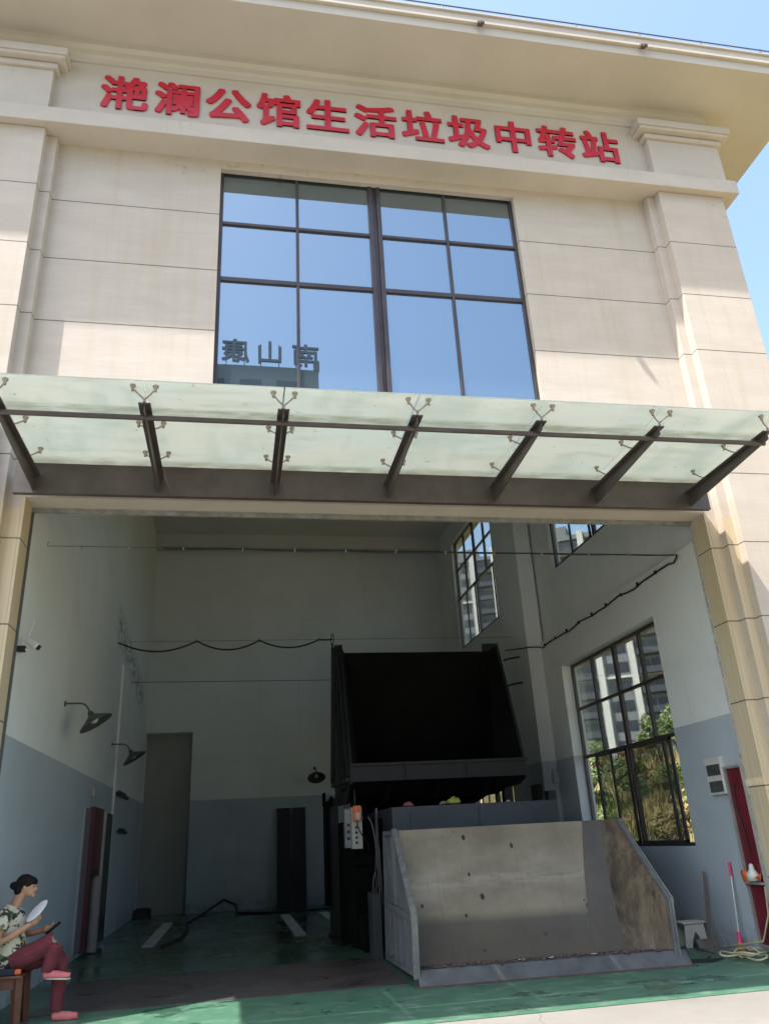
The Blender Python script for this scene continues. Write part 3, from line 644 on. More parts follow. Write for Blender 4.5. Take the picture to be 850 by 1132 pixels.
# boards leaning on the back wall
bk = mat('black_board', (.012,.013,.016), (.02,.021,.024), .6, (2,2,1))
for x0, lab in ((1.21, 'left one of two tall black boards leaning on the back wall'), (1.64, 'right one of two tall black boards leaning on the back wall')):
    M_ = Matrix.Translation((x0, 23.98, 0)) @ Matrix.Rotation(R(-3), 4, 'X')
    o = MB(); o.box(0, .385, 0, .03, 0, 2.56, M_); o.box(.0, .385, -.02, .0, .0, .04, M_)
    tag(o.build('leaning_board', bk, None, bevel=.004), lab, 'board', 'black boards at the back wall')

# ------------------------------------------------------------------ wall lamps, wires, camera
lampm = mat('dark_green_enamel', (.085,.092,.085), (.06,.065,.06), .4, (8,8,8)); bulbm = mat('milky_bulb', (.55,.55,.5), None, .3)
def wall_lamp(loc, rz, label):
    L_ = empty('wall_lamp', loc, label, 'wall lamp', 'swan neck lamps in the bay', rz)
    MB().lathe([(0,0),(.045,0),(.045,.012),(.02,.02),(0,.02)], Matrix.Rotation(R(90), 4, 'Y'), 16).build('wall_plate', lampm, L_)
    MB().tube([(0,0,0),(.22,0,.0),(.27,0,-.01),(.31,0,-.035),(.345,0,-.08),(.37,0,-.14)], .013, 10).build('arm', lampm, L_)
    M_ = Matrix.Translation((.37,0,-.13)) @ Matrix.Rotation(R(-32), 4, 'Y')
    sh = MB().lathe([(.0,0),(.035,0),(.045,-.05),(.07,-.075),(.25,-.19),(.258,-.207),(.246,-.205),(.065,-.085),(.0,-.07)], M_, 32).build('lamp_shade', lampm, L_)
    MB().lathe([(0,-.07),(.03,-.08),(.06,-.13),(.055,-.175),(0,-.2)], M_, 16).build('bulb', bulbm, L_)
    return L_
wall_lamp((XL, 12.67, 3.70), 0, 'larger looking swan neck lamp nearest the opening on the left wall')
wall_lamp((XL, 17.77, 3.70), 0, 'swan neck lamp further back on the left wall')
wall_lamp((2.32, YB, 3.62), R(-90), 'swan neck lamp on the back wall left of the compactor')
wire_m = mat('galvanised_wire', (.08,.08,.078), None, .5, metal=.5); cab_m = mat('black_cable', (.012,.012,.012), None, .5); clip_m = mat('clip_grey', (.3,.3,.3), None, .6)
def catenary(a, b, sag, n=14): 
    a = Vector(a); b = Vector(b)
    return [a.lerp(b, i/n) - Vector((0,0,sag*4*(i/n)*(1-i/n))) for i in range(n+1)]
# front wire with sheathed cable
W1 = empty('overhead_wire', (XL, 10.5, 5.43), 'front steel wire with a clipped black cable crossing the bay near the lintel', 'overhead wire')
e = Vector((8.92, -.42, -.17))
MB().tube([(0,0,0), tuple(e)], .004, 6).build('steel_wire', wire_m, W1)
MB().tube([e*.17+Vector((0,0,-.01))] + [e*t + Vector((0,0,-.012-.006*math.sin(t*40))) for t in [.2+.05*k for k in range(16)]] + [e], .011, 6).build('cable', cab_m, W1)
for t in (.05,.12,.2,.29,.37,.45,.53,.61,.69,.77,.85,.92): MB().box(-.008, .008, -.01, .01, -.04, .012, Matrix.Translation(e*t)).build('clip', clip_m, W1)
MB().tube([(0,0,0),(-.0,0,.04),(.02,0,.06)], .006, 6).build('hook', wire_m, W1)
W2 = empty('festoon_cable', (XL, 17.4, 5.79), 'black cable looped in four swags under the middle steel wire', 'festoon cable')
e = Vector((8.6, -1.0, -.2))
MB().tube([(0,0,0), tuple(e)], .004, 6).build('steel_wire', wire_m, W2)
pts = []
ks = [0, .195, .35, .50, .533]
for a, b, sg_ in zip(ks, ks[1:], (.22,.20,.17,.01)):
    pts += catenary(e*a, e*b, sg_, 10)[:-1]
pts.append(e*.533); pts[0] = Vector((.02,0,-.02))
MB().tube(pts, .018, 8).build('swag', cab_m, W2)
for t in ks[1:4]: MB().box(-.012, .012, -.012, .012, -.05, .04, Matrix.Translation(e*t)).build('clip', clip_m, W2)
W3 = tag(MB().tube([(XL, 20, 5.42), (6.0, 19.9, 5.36)], .008, 6).build('steel_cable', wire_m), 'thin rear steel cable stretched across the bay behind the swags', 'steel cable')
p = MB(); q = Vector((XL, 17.4, 5.79)) + Vector((8.6,-1.0,-.2))*.533
p.tube([q+Vector((0,0,.12)), q+Vector((.03,0,.1)), q+Vector((.03,0,-.08)), q+Vector((-.02,0,-.12)), q+Vector((-.02,0,.05)), q+Vector((0,0,.12))], .012, 6)
p.tube([q+Vector((0,0,-.1)), (q.x-.0, q.y, 2.1)], .022, 8)
tag(p.build('drop_cable', cab_m), 'black vertical cable dropping from the swags beside the raised bin', 'cable')
# cable along the right wall
pts = [(6.39,10.05,5.25),(6.36,10.0,5.2),(6.37,10.12,5.15)]
for k in range(20):
    t = k/19; pts.append((6.385, 10.3+5.3*t, 5.19+.02*math.sin(t*23)-(.02 if k % 3 else 0)))
pts += [(6.30,15.72,5.2),(6.12,15.74,5.2),(6.07,15.9,5.22),(6.07,17.1,5.45)]
o = empty('wall_cable', (0,0,0), 'black cable clipped along the right wall above the lower window', 'cable')
MB().tube(pts, .014, 8).build('cable', cab_m, o)
for k in range(9): MB().box(6.37, 6.41, 10.7+.6*k, 10.72+.6*k, 5.17, 5.225).build('clip', cab_m, o)
tag(MB().tube([(XL+.02, 18.4, 5.5), (XL+.02, 18.45, 2.55), (XL+.02,18.45,.1)], .03, 8).build('conduit', mat('white_pvc', (.8,.82,.8), None, .5)), 'thin white conduit running down the left wall from the cable end', 'conduit')
# security camera
CC = empty('security_camera', (XL, 9.72, 3.84), 'white security camera with an upright aerial by the left jamb', 'camera')
whitep = mat('white_plastic', (.62,.62,.58), (.5,.5,.46), .45, (9,9,9))
MB().box(0, .09, -.035, .035, -.03, .04).build('bracket', blk, CC, bevel=.006)
MB().tube([(.08,0,0),(.14,0,.0),(.16,0,.03)], .018, 8).build('arm', whitep, CC)
M_ = Matrix.Translation((.14,0,.08)) @ Matrix.Rotation(R(35), 4, 'Y') @ Matrix.Rotation(R(-20), 4, 'Z')
MB().box(-.06, .13, -.04, .04, -.035, .04, M_).build('housing', whitep, CC, bevel=.012)
MB().box(.131, .136, -.032, .032, -.028, .03, M_).build('lens_face', blk, CC, bevel=.003)
MB().tube([(.10,0,.13),(.16,0,.34)], .007, 6).build('aerial', whitep, CC)
# thing on left wall
FC = empty('fire_cabinet', (XL, 15.15, .08), 'tall glazed red fire cabinet standing against the left wall', 'fire cabinet')
maroon = mat('maroon_enamel', (.12,.018,.022), (.085,.014,.018), .45, (3,3,3)); alu = mat('aluminium_trim', (.42,.42,.40), (.33,.33,.31), .4, (4,4,4), metal=.4)
MB().box(0, .09, .62, 1.75, 0, 2.30).build('red_panel', maroon, FC, bevel=.004)
MB().box(0, .028, .045, .615, 0, 2.26).build('glass_door', mat('violet_glass', (.20,.18,.22), (.19,.20,.23), .25, (.6,.6,1.5)), FC)
MB().box(0, .03, 0, .04, 0, 2.27).build('trim_strip', alu, FC)
MB().box(0, .135, 1.755, 1.79, 0, 2.27).build('trim_strip', alu, FC)
MB().box(0, .13, 1.795, 2.65, 0, 2.24).build('dark_panel', mat('dark_glass', (.015,.018,.018), (.03,.035,.035), .25, (1,1,3)), FC)
MB().box(.091,.098,.64,1.5,0,1.26).build('dark_surround', blk, FC)
m = MB(); m.tube([(.15,.98,-.05),(.15,.98,.5),(.15,.98,1.0),(.15,.98,1.1),(.15,.98,1.15)], [.10,.10,.10,.08,.03], 14); m.build('hose_tube', mat('dull_pink_grey', (.26,.22,.21), (.19,.16,.16), .6, (3,3,3)), FC)
for (y_, z_, h, wd, mm, lab, cat_) in ((15.86,2.64,.17,.16,alu,'small pale sensor on the left wall above the fire cabinet','sensor'), (19.9,2.80,.07,1.9,blk,'dark upper bracket strip on the left wall near the recess','bracket'), (20.3,2.04,.05,1.5,blk,'dark lower bracket strip on the left wall near the recess','bracket')):
    m = MB(); m.box(XL, XL+.05, y_-wd/2, y_+wd/2, z_-h/2, z_+h/2); m.box(XL+.0, XL+.03, y_-wd/3, y_+wd/3, z_+h/2, z_+h/2+.05)
    tag(m.build('wall_sensor' if cat_ == 'sensor' else 'wall_bracket', mm, None, bevel=.004), lab, cat_)
# floor cable at the back
tag(MB().tube([(-1.2,16.3,.02),(-.95,17.5,.02),(-.9,19,.02),(-1.0,21,.02),(-.75,23,.03),(-.5,23.6,.15),(-.2,23.5,.32),(.1,23.2,.2),(.15,22.9,.02),(.9,22.4,.02),(1.7,22.3,.02),(2.6,22.4,.02)], .03, 8).build('floor_cable', cab_m), 'thick black cable snaking over the floor near the back wall', 'cable')
tag(MB().box(-2.5, -2.1, 23.7, 24.1, 0, .2).box(-2.45,-2.15,23.75,24.05,.2,.23).build('black_case', blk, None, bevel=.01), 'small black case on the floor at the foot of the grey recess', 'case')
# switch boxes on the right
SB = empty('switch_box', (6.30, 15.77, 2.55), 'small grey switch box with two cable glands on the wall pier', 'switch box')
MB().box(-.02, .1, -.09, 0, -.12, .1).build('case', mat('grey_plastic', (.4,.42,.43), (.33,.35,.36), .5, (8,8,8)), SB, bevel=.008)
for x in (.0, .07): MB().tube([(x,-.04,.1),(x,-.04,.16)], .014, 8).build('gland', clip_m, SB)
tag(MB().box(6.02, 6.1, 15.95, 16.35, 2.15, 2.45).box(6.0,6.02,16.05,16.25,2.2,2.4).build('junction_box', blk, None, bevel=.006), 'black junction box on the inner face of the wall pier', 'junction box')
for z_, lab in ((5.12,'upper black hook on the pier beside the raised bin'), (4.56,'lower black hook on the pier beside the raised bin')):
    tag(MB().tube([(6.1,16.3,z_),(5.85,16.35,z_-.03),(5.75,16.4,z_-.06)], .02, 8).build('wall_hook', blk), lab, 'hook', 'hooks on the wall pier')
# meter box and red cabinet on the right wall
MBX = empty('meter_box', (XR, 10.14, 2.13), 'white breaker box with two smoked windows beside the red cabinet', 'breaker box')
MB().box(-.07, 0, -.19, .19, -.24, .23).build('case', whitep, MBX, bevel=.008)
for z_ in (.07, -.14): MB().box(-.078, -.0705, -.16, .15, z_-.07, z_+.07).build('smoked_window', mat('smoked%d' % (z_ > 0), (.05,.055,.055), (.09,.09,.09), .2, (9,9,9)), MBX, bevel=.003)
tag(MB().box(6.385, XR, 10.36, 10.39, 2.33, 2.36).lathe([(0,0),(.01,0),(.01,.004),(0,.004)], Matrix.Translation((6.38,10.375,2.345)) @ Matrix.Rotation(R(-90),4,'Y'), 8).build('round_button', blk), 'tiny black button on the wall above the breaker box', 'button')
RC = empty('open_cabinet', (XR, 9.56, .12), 'open maroon lined wall cabinet with a grey frame behind the right jamb', 'cabinet')
MB().box(-.02, -.001, .012, .365, .03, 2.07).build('lining', mat('bright_maroon', (.16,.013,.025), (.11,.010,.018), .45, (3,3,3)), RC)
m = MB(); m.box(-.055, 0, 0, .012, 0, 2.1); m.box(-.055, 0, .365, .39, 0, 2.1); m.box(-.055, 0, .012, .365, 2.07, 2.1); m.box(-.055, 0, .012, .365, 0, .03); m.build('frame', alu, RC, bevel=.003)
MB().box(-.09, -.02, .02, .35, .70, .725).build('shelf', alu, RC)
m = MB(); m.lathe([(0,.2),(.025,.185),(.035,.13),(.075,.08),(.08,0),(.0,0)], Matrix.Translation((6.34, 9.74, .86)), 16)
m.v = [(v[0]*1.0 if v[0] < 6.385 else 6.385, v[1], v[2]) for v in m.v]
tag(m.build('white_bag', whitep), 'white tied bag standing on the shelf of the open cabinet', 'bag')
m = MB(); m.grid([[(6.33+.03*math.sin(i*1.3+j), 9.60+.32*i/7, .848+.05*math.sin(j*1.1+i*.7)+.03*j) for i in range(8)] for j in range(4)])
sg = m.build('orange_cloth', orange); sg.modifiers.new('s','SOLIDIFY').thickness = .01; tag(sg, 'crumpled orange cloth on the shelf below the white bag', 'cloth')
tag(MB().tube([(6.37,9.80,2.0),(6.36,9.82,1.7),(6.365,9.76,1.4),(6.36,9.75,1.15)], .008, 6).build('cabinet_cord', blk), 'dark cord hanging inside the open maroon cabinet', 'cord')

# small things by the right wall
SO = empty('step_stool', (6.22, 11.25, 0), 'small off white plastic stool by the right wall under the window', 'stool')
off = mat('offwhite_plastic', (.78,.76,.68), (.68,.65,.56), .55, (9,9,9))
MB().box(-.19, .16, -.13, .13, .29, .315).build('seat', off, SO, bevel=.01)
for sy in (-1, 1):
    MB().prism([(-.15,.29),(.13,.29),(.16,0),(.07,0),(.045,.12),(0,.19),(-.055,.12),(-.085,0),(-.18,0)], .10*sy-.009, .10*sy+.009, 'Y').build('leg', off, SO)
wood = mat('weathered_stick', (.27,.19,.12), (.18,.12,.075), .8, (8,8,2)); tin = mat('dirty_tin', (.25,.23,.2), (.16,.14,.12), .55, (7,7,7), metal=.3)
DP = empty('dustpan', (6.22, 10.72, 0), 'long handled tin dustpan with a wooden stick leaning by the white stool', 'dustpan')
m = MB(); m.prism([(-.28,0.0),(.24,0),(.24,.12),(.2,.12),(.12,.03),(-.28,.012)], -.15, .14, 'X'); m.build('pan', tin, DP)
MB().tube([(.06,.22,.1),(.13,.16,.94)], .016, 8).build('handle', wood, DP)
BR = empty('broom', (6.3, 10.25, 0), 'thin white broom with pink handle tip and yellow pink bristles against the right wall', 'broom')
pink = mat('pink_plastic', (.72,.05,.16), None, .4); yel = mat('yellow_bristle', (.7,.42,.06), (.7,.1,.1), .7, (30,30,5))
MB().tube([(.0,0,.2),(.07,.02,.90)], .011, 8).build('pole', whitep, BR)
MB().tube([(.07,.02,.90),(.078,.022,1.06)], .017, 8).build('grip', pink, BR)
MB().tube([(.0,0,.26),(-.0,0,.14)], [.018,.035], 10).build('socket', pink, BR)
MB().tube([(-.0,0,.14),(-.01,0,.05),(-.02,-.02,.012)], [.035,.05,.045], 10).build('bristles', yel, BR)
hosm = mat('pale_hose', (.50,.46,.30), (.4,.36,.22), .5, (9,9,9))
pts = []
for k in range(90):
    a = k*.23; r_ = .17+.07*math.sin(k*.37); pts.append((6.14+r_*math.cos(a)+.05*math.sin(k*.13), 9.92+r_*1.25*math.sin(a)+.04*math.cos(k*.21), .02+.0011*k+.012*math.sin(k*.9)))
pts += [(6.3,9.75,.2),(6.36,9.62,.5),(6.375,9.6,.8)]
tag(MB().tube(pts, .012, 7).build('garden_hose', hosm), 'tangled pale yellow hose lying on the floor below the open cabinet', 'hose')
tag(MB().tube([(5.55,10.1,.01),(5.75,10.15,.012),(5.88,10.3,.012)], .01, 5).grid([[(5.45,9.98,.014),(5.7,9.92,.014)],[(5.5,10.2,.02),(5.95,10.08,.014)]]).build('rubber_flap', blk), 'black rubber flap on the floor at the right end of the hopper lip', 'rubber flap')

# lightning wire and spots on the eaves
LW = empty('lightning_wire', (0, 8.15, ZS), 'thin lightning protection wire on posts along the roof edge', 'lightning wire')
MB().tube([(-5.4,0,.80),(2,0,.80),(9.3,0,.80)], .012, 6).build('wire', wire_m, LW)
for k in range(13): MB().tube([(-5.0+1.15*k,0,.36),(-5.0+1.15*k,0,.83)], .012, 6).build('post', wire_m, LW)
for x, lab in ((3.55,'small dark bracket on the eave edge nearer the middle'), (6.33,'small dark bracket on the eave edge nearer the right corner')):
    tag(MB().box(x-.045, x+.045, 7.90, 7.96, ZS+.12, ZS+.17).box(x-.01,x+.055,7.87,7.91,ZS+.10,ZS+.14).build('eave_bracket', mat('brown_bracket%d' % int(x), (.09,.06,.045), None, .7)), lab, 'bracket', 'brackets under the eave edge')

# ------------------------------------------------------------------ person on a stool
def soft(name, mt, parent, m, voxel=.008, it=3):
    o = m.build('soft', None); o.modifiers.new('r', 'REMESH').mode = 'VOXEL'; o.modifiers['r'].voxel_size = voxel; o.modifiers['r'].use_smooth_shade = True
    s_ = o.modifiers.new('s', 'SMOOTH'); s_.factor = .6; s_.iterations = it
    me = bpy.data.meshes.new_from_object(o.evaluated_get(bpy.context.evaluated_depsgraph_get())); me.materials.clear(); me.materials.append(mt)
    for p in me.polygons: p.use_smooth = True
    bpy.data.objects.remove(o); o = bpy.data.objects.new(name, me); COL.objects.link(o)
    if parent: o.parent = parent
    return o
def ell(m, c, r, rot=None, seg=16):
    M_ = Matrix.Translation(c) @ (rot or Matrix()) @ Matrix.Diagonal((*r, 1))
    m.lathe([(math.cos(a), math.sin(a)) for a in [-math.pi/2 + math.pi*i/10 + (1e-3 if i == 0 else (-1e-3 if i == 10 else 0)) for i in range(11)]], M_, seg)
    n = seg; base = len(m.v)-n*11
    m.f.append(tuple(range(base, base+n))); m.f.append(tuple(range(base+10*n, base+11*n))[::-1]); m.sm += [True, True]
PO = Vector((-2.22, 9.9, 0))
def V(x, y, z): return Vector((x, y, z)) - PO
skin = mat('skin', (.50,.27,.17), (.44,.22,.14), .5, (9,9,9))
m = MB()
m.tube([V(-2.25,9.93,.56), V(-2.29,9.93,.8), V(-2.31,9.93,1.0), V(-2.29,9.93,1.1)], [.12,.11,.11,.06], 16)
m.tube([V(-2.30,9.93,1.06), V(-2.25,9.93,1.18), V(-2.21,9.93,1.25)], [.062,.055,.056], 12)
ell(m, V(-2.185,9.93,1.295), (.088,.07,.108), Matrix.Rotation(R(18),4,'Y'))
ell(m, V(-2.145,9.93,1.235), (.05,.05,.05)); ell(m, V(-2.085,9.93,1.262), (.018,.011,.02)); ell(m, V(-2.105,9.93,1.225), (.014,.02,.008))
ell(m, V(-2.105,9.93,1.195), (.022,.025,.018)); ell(m, V(-2.19,9.858,1.285), (.016,.008,.026)); ell(m, V(-2.19,10.002,1.285), (.016,.008,.026)); ell(m, V(-2.1,9.93,1.295), (.02,.04,.01))
m.tube([V(-2.31,9.8,1.06), V(-2.33,9.76,1.02), V(-2.35,9.73,.88), V(-2.35,9.73,.78), V(-2.22,9.75,.84), V(-2.07,9.77,.93)], [.045,.05,.042,.038,.037,.025], 12)
m.tube([V(-2.31,10.06,1.06), V(-2.31,10.1,1.02), V(-2.26,10.12,.88), V(-2.2,10.11,.82), V(-2.1,10.06,.83), V(-1.97,9.99,.85)], [.045,.05,.042,.038,.036,.025], 12)
def hand(m, w, d, palm_dir, up_, curl=1):
    d = d.normalized(); p_ = palm_dir.normalized(); s_ = d.cross(p_).normalized()
    ell(m, w+d*.045, (.04,.04,.04)); 
    m.tube([w, w+d*.05, w+d*.085], [.026,.033,.03], 10)
    for k in range(4):
        b0 = w+d*.08+s_*(-.027+.018*k); ln = (.03,.034,.032,.026)[k]
        b1 = b0+d*ln*.9+p_*ln*.45*curl; b2 = b1+d*ln*.2+p_*ln*.9*curl; b3 = b2-d*ln*.3+p_*ln*.5*curl
        m.tube([b0,b1,b2,b3], [.0095,.009,.0085,.007], 8)
    t0 = w+d*.03-s_*.03; m.tube([t0, t0+d*.03-s_*.015+p_*.02, t0+d*.055+p_*.04], [.012,.010,.008], 8)
hand(m, V(-2.07,9.77,.93), Vector((.7,.05,.45)), Vector((-.3,.6,.5)), None)
hand(m, V(-1.985,9.99,.865), Vector((1,-.25,.0)), Vector((0,-.1,1)), None)
m.tube([V(-2.24,9.86,.6), V(-1.84,9.89,.76)], [.06,.05], 12); m.tube([V(-2.24,10.0,.58), V(-1.79,9.99,.62)], [.06,.05], 12)
m.tube([V(-1.84,9.89,.76), V(-1.85,9.88,.62), V(-1.88,9.87,.47), V(-1.84,9.87,.44), V(-1.72,9.87,.44)], [.03,.03,.026,.028,.026], 12)
m.tube([V(-1.79,9.99,.62), V(-1.77,9.99,.4), V(-1.77,9.99,.1), V(-1.73,9.99,.06), V(-1.62,9.98,.05)], [.045,.045,.032,.03,.028], 12)
PR = soft('person', skin, None, m, .008, 2); PR.location = PO
tag(PR, 'person in a floral blouse and maroon trousers sitting with crossed legs at the left jamb', 'person')
hairm = mat('black_hair', (.006,.005,.005), (.012,.010,.009), .75, (40,40,8), spec=.2, bump=.6, bscale=(60,60,12))
m = MB(); ell(m, V(-2.20,9.93,1.325), (.1,.083,.09), Matrix.Rotation(R(18),4,'Y')); ell(m, V(-2.25,9.93,1.27), (.06,.074,.075)); ell(m, V(-2.315,9.93,1.305), (.042,.045,.04)); ell(m, V(-2.13,9.93,1.345), (.062,.07,.04), Matrix.Rotation(R(30),4,'Y'))
soft('hair', hairm, PR, m, .007, 2)
def floral(nt, tc, cur, b):
    cur = mixc(nt, noise(nt, tc, (14,14,14), .52, .56, 3, 3), cur, (.02,.035,.022))
    cur = mixc(nt, noise(nt, tc, (17,17,17), .60, .63, 2, 11), cur, (.14,.16,.07))
    return mixc(nt, noise(nt, tc, (11,11,11), .66, .69, 2, 33), cur, (.45,.25,.12))
blouse = mat('floral_cotton', (.62,.56,.46), (.55,.48,.38), .85, (5,5,5), bump=.3, bscale=(22,22,22), extra=floral)
m = MB()
m.tube([V(-2.25,9.93,.52), V(-2.26,9.93,.6), V(-2.29,9.93,.8), V(-2.31,9.93,.98), V(-2.3,9.93,1.07), V(-2.285,9.93,1.11)], [.15,.165,.15,.155,.13,.07], 18)
m.tube([V(-2.31,9.84,1.07), V(-2.33,9.76,1.03), V(-2.36,9.72,.90)], [.07,.08,.085], 14); m.tube([V(-2.31,10.02,1.07), V(-2.31,10.1,1.03), V(-2.27,10.13,.92)], [.07,.08,.08], 14)
soft('blouse', blouse, PR, m, .009, 2)
trs = mat('maroon_trousers', (.17,.028,.042), (.11,.018,.028), .9, (12,12,12), bump=1.0, bscale=(16,16,22))
m = MB()
m.tube([V(-2.27,9.93,.50), V(-2.26,9.93,.66)], [.15,.13], 14)
m.tube([V(-2.24,9.85,.58), V(-2.0,9.87,.67), V(-1.85,9.89,.755), V(-1.82,9.89,.70), V(-1.85,9.88,.58), V(-1.875,9.87,.465)], [.11,.10,.09,.09,.075,.062], 14)
m.tube([V(-2.24,10.01,.56), V(-2.0,10.0,.59), V(-1.82,9.99,.625), V(-1.77,9.99,.56), V(-1.77,9.99,.35), V(-1.77,9.99,.09)], [.11,.10,.084,.08,.074,.06], 14)
soft('trousers', trs, PR, m, .009, 2)
shoe = mat('pink_shoes', (.62,.16,.17), (.52,.12,.13), .6, (9,9,9), bump=.2); 
for (a, b, zt) in ((V(-1.88,9.87,.435), V(-1.64,9.86,.41), 0), (V(-1.78,9.99,.035), V(-1.55,9.98,.03), 0)):
    m = MB(); m.tube([a+Vector((-.02,0,.0)), a+Vector((.03,0,.005)), a.lerp(b,.55), b], [.042,.05,.048,.036], 12); m.tube([a+Vector((.0,0,.0)), a+Vector((.01,0,.06))], [.04,.036], 12)
    m.v = [(v[0], v[1], max(v[2], a.z-.03)) for v in m.v]
    soft('shoe', shoe, PR, m, .007, 1)
sole = mat('pale_sole', (.55,.5,.46), None, .6)
for (a, b) in ((V(-1.89,9.87,.405), V(-1.635,9.86,.385)), (V(-1.79,9.99,.012), V(-1.545,9.98,.012))):
    d_ = (b-a); m = MB()
    for z0 in (0, .014):
        m.v += [tuple(a+d_*t+Vector((0,w_,z0))) for t, w_ in ((0,-.02),(.1,-.035),(.6,-.042),(.9,-.03),(1,0),(.9,.03),(.6,.042),(.1,.035),(0,.02))]
    n_ = 9; m.f += [tuple(range(9)), tuple(range(17,8,-1))] + [(i,(i+1)%9,9+(i+1)%9,9+i) for i in range(9)]; m.sm += [False]*11
    m.build('sole', sole, PR)
for y_ in (9.902, 9.958):
    m = MB(); ell(m, V(-2.103, y_, 1.288), (.006,.011,.005)); m.build('eye', hairm, PR)
# fan and phone
FN = empty('hand_fan', (-2.03, 9.82, 1.05), 'white round hand fan held up by the seated person', 'hand fan')
nrm = Vector((-.62,-.42,.66)).normalized(); Mf = nrm.to_track_quat('Z','Y').to_matrix().to_4x4()
MB().lathe([(0,.003),(.12,.002),(.135,0),(.12,-.002),(0,-.003)], Mf, 28).build('blade', mat('white_card', (.72,.74,.76), (.62,.65,.7), .6, (12,12,12)), FN)
MB().tube([(-.06,0,-.06),(.0,-.01,-.13)], .008, 8).build('handle', whitep, FN)
PH = empty('phone', (-1.87, 9.93, .87), 'dark phone held flat on the knee of the seated person', 'phone', rz=0)
Mp = Matrix.Rotation(R(-38),4,'Y') @ Matrix.Rotation(R(-15),4,'X')
MB().box(-.085,.085,-.04,.04,-.005,.005,Mp).build('case', blk, PH, bevel=.004)
MB().box(-.08,.08,-.036,.036,.0052,.006,Mp).build('display', mat('phone_glass', (.12,.14,.16), None, .1), PH)
# wooden stool
brown = mat('red_brown_wood', (.15,.05,.03), (.10,.034,.022), .5, (3,3,14), bump=.1)
SK = empty('wooden_stool', (-2.28, 9.9, 0), 'red brown wooden stool under the seated person', 'stool')
MB().box(-.24, .2, -.22, .24, .445, .475).build('seat', brown, SK, bevel=.008)
MB().box(-.2, .16, -.19, .2, .35, .444).build('apron', brown, SK)
for sx, sy in ((-1,-1),(1,-1),(-1,1),(1,1)):
    m = MB(); m.tube([(sx*.17-.02, sy*.17+.01, .444), (sx*.2-.02, sy*.2+.01, 0)], [.055,.045], 4, smooth=False); m.build('leg', brown, SK)
BG = empty('pouch', (-2.2, 9.72, .478), 'black pouch with an orange end lying on the stool edge', 'pouch')
MB().box(-.16,.04,-.025,.03,0,.06).build('body', mat('navy_cloth', (.012,.014,.03), None, .7), BG, bevel=.012)
MB().box(.041,.10,-.02,.025,.004,.05).build('tip', orange, BG, bevel=.01)

# ------------------------------------------------------------------ world outside
# hillside to the right
random.seed(3)
def hz(x, y): 
    d = max(0, x-14.0)
    return min(d*.42, 5.6+.03*max(0, d-13)) + .35*math.sin(x*.5+y*.3)*min(1, d*.2) + .25*math.sin(y*.9-x*.2)*min(1, d*.2) - .015
hill = MB().grid([[(8.2+i*1.0 if i < 30 else 38.2+(i-30)*12, -12+j*2.0, hz(8.2+i*1.0 if i < 30 else 38.2+(i-30)*12, -12+j*2.0)) for i in range(38)] for j in range(60)])
hm = mat('dry_bank_soil', (.38,.27,.14), (.16,.16,.05), .95, (.5,.5,.5), bump=.5, bscale=(5,5,5))
tag(hill.build('hillside', hm), 'dry grassy bank rising to the right of the station', 'hillside', kind='structure')
leafA = mat('shrub_leaf', (.15,.20,.05), (.08,.12,.035), .6, (.9,.9,.9)); leafB = mat('dry_leaf', (.40,.29,.13), (.22,.19,.07), .8, (.9,.9,.9))
gr = MB(); gg = MB()
for k in range(20000):
    x = 14.4+random.random()**1.3*15; y_ = random.uniform(18, 56); z_ = hz(x, y_); a = random.random()*6.28; w_ = .04
    green_ = math.sin(x*.9+1.3)*math.cos(y_*.55) + random.gauss(0,.35) > -.15
    h = random.uniform(.25,.7) if green_ else random.uniform(.3,.85)
    dx, dy = math.cos(a), math.sin(a); l = random.uniform(.1,.3)
    (gg if green_ else gr).add([(x-dx*w_, y_-dy*w_, z_-.03), (x+dx*w_, y_+dy*w_, z_-.03), (x+dy*l, y_-dx*l, z_+h)], [(0,1,2)])
tag(gr.build('dry_grass', leafB, None, fix=False), 'straw coloured long grass on the bank', 'grass', kind='stuff')
tag(gg.build('green_grass', leafA, None, fix=False), 'fresh green long grass in patches on the bank', 'grass', kind='stuff')
bark = mat('bark', (.12,.09,.06), (.07,.05,.035), .9, (9,9,3))
def shrub_mesh(n, rx, rz_, mt, nm, sz=.11):
    m = MB()
    cl = [(random.uniform(-.6,.6)*rx, random.uniform(-.6,.6)*rx, random.uniform(.25,.85)*rz_, random.uniform(.25,.5)) for _ in range(9)]
    for k in range(n):
        c = random.choice(cl); v = Vector((random.gauss(0,1), random.gauss(0,1), random.gauss(0,1))).normalized()*c[3]*rx*random.uniform(.5,1.05)
        p = Vector((c[0], c[1], c[2])) + Vector((v.x, v.y, v.z*.8)); p.z = max(p.z, .05)
        a = Vector((random.gauss(0,1), random.gauss(0,1), random.gauss(0,1))).normalized(); b = a.orthogonal().normalized(); s_ = sz*random.uniform(.6,1.5)
        m.add([p-a*s_, p+b*s_*.4, p+a*s_, p-b*s_*.4], [(0,1,2,3)])
    return m.mesh(nm, mt, fix=False)
variants = [shrub_mesh(1500, 1.0, 2.0, leafA, 'crown', .09), shrub_mesh(1300, .9, 1.5, leafB, 'crown', .09), shrub_mesh(1500, .9, 2.4, leafA, 'crown', .08)]
def stem_mesh():
    m = MB()
    for k in range(5):
        a = k*1.3; m.tube([(0,0,-.1), (.15*math.cos(a),.15*math.sin(a),.6), (.45*math.cos(a),.45*math.sin(a),1.3)], [.03,.02,.01], 5)
    return m.mesh('stem', bark)
stemm = stem_mesh()
words = ['low', 'tall', 'spreading', 'ragged', 'dense', 'leaning', 'thin']
spots = []
for k in range(26):
    t = random.random(); x = 15.6+t*12; az = R(random.uniform(22.5,33.5)); y_ = x/math.tan(az); spots.append((x, y_))
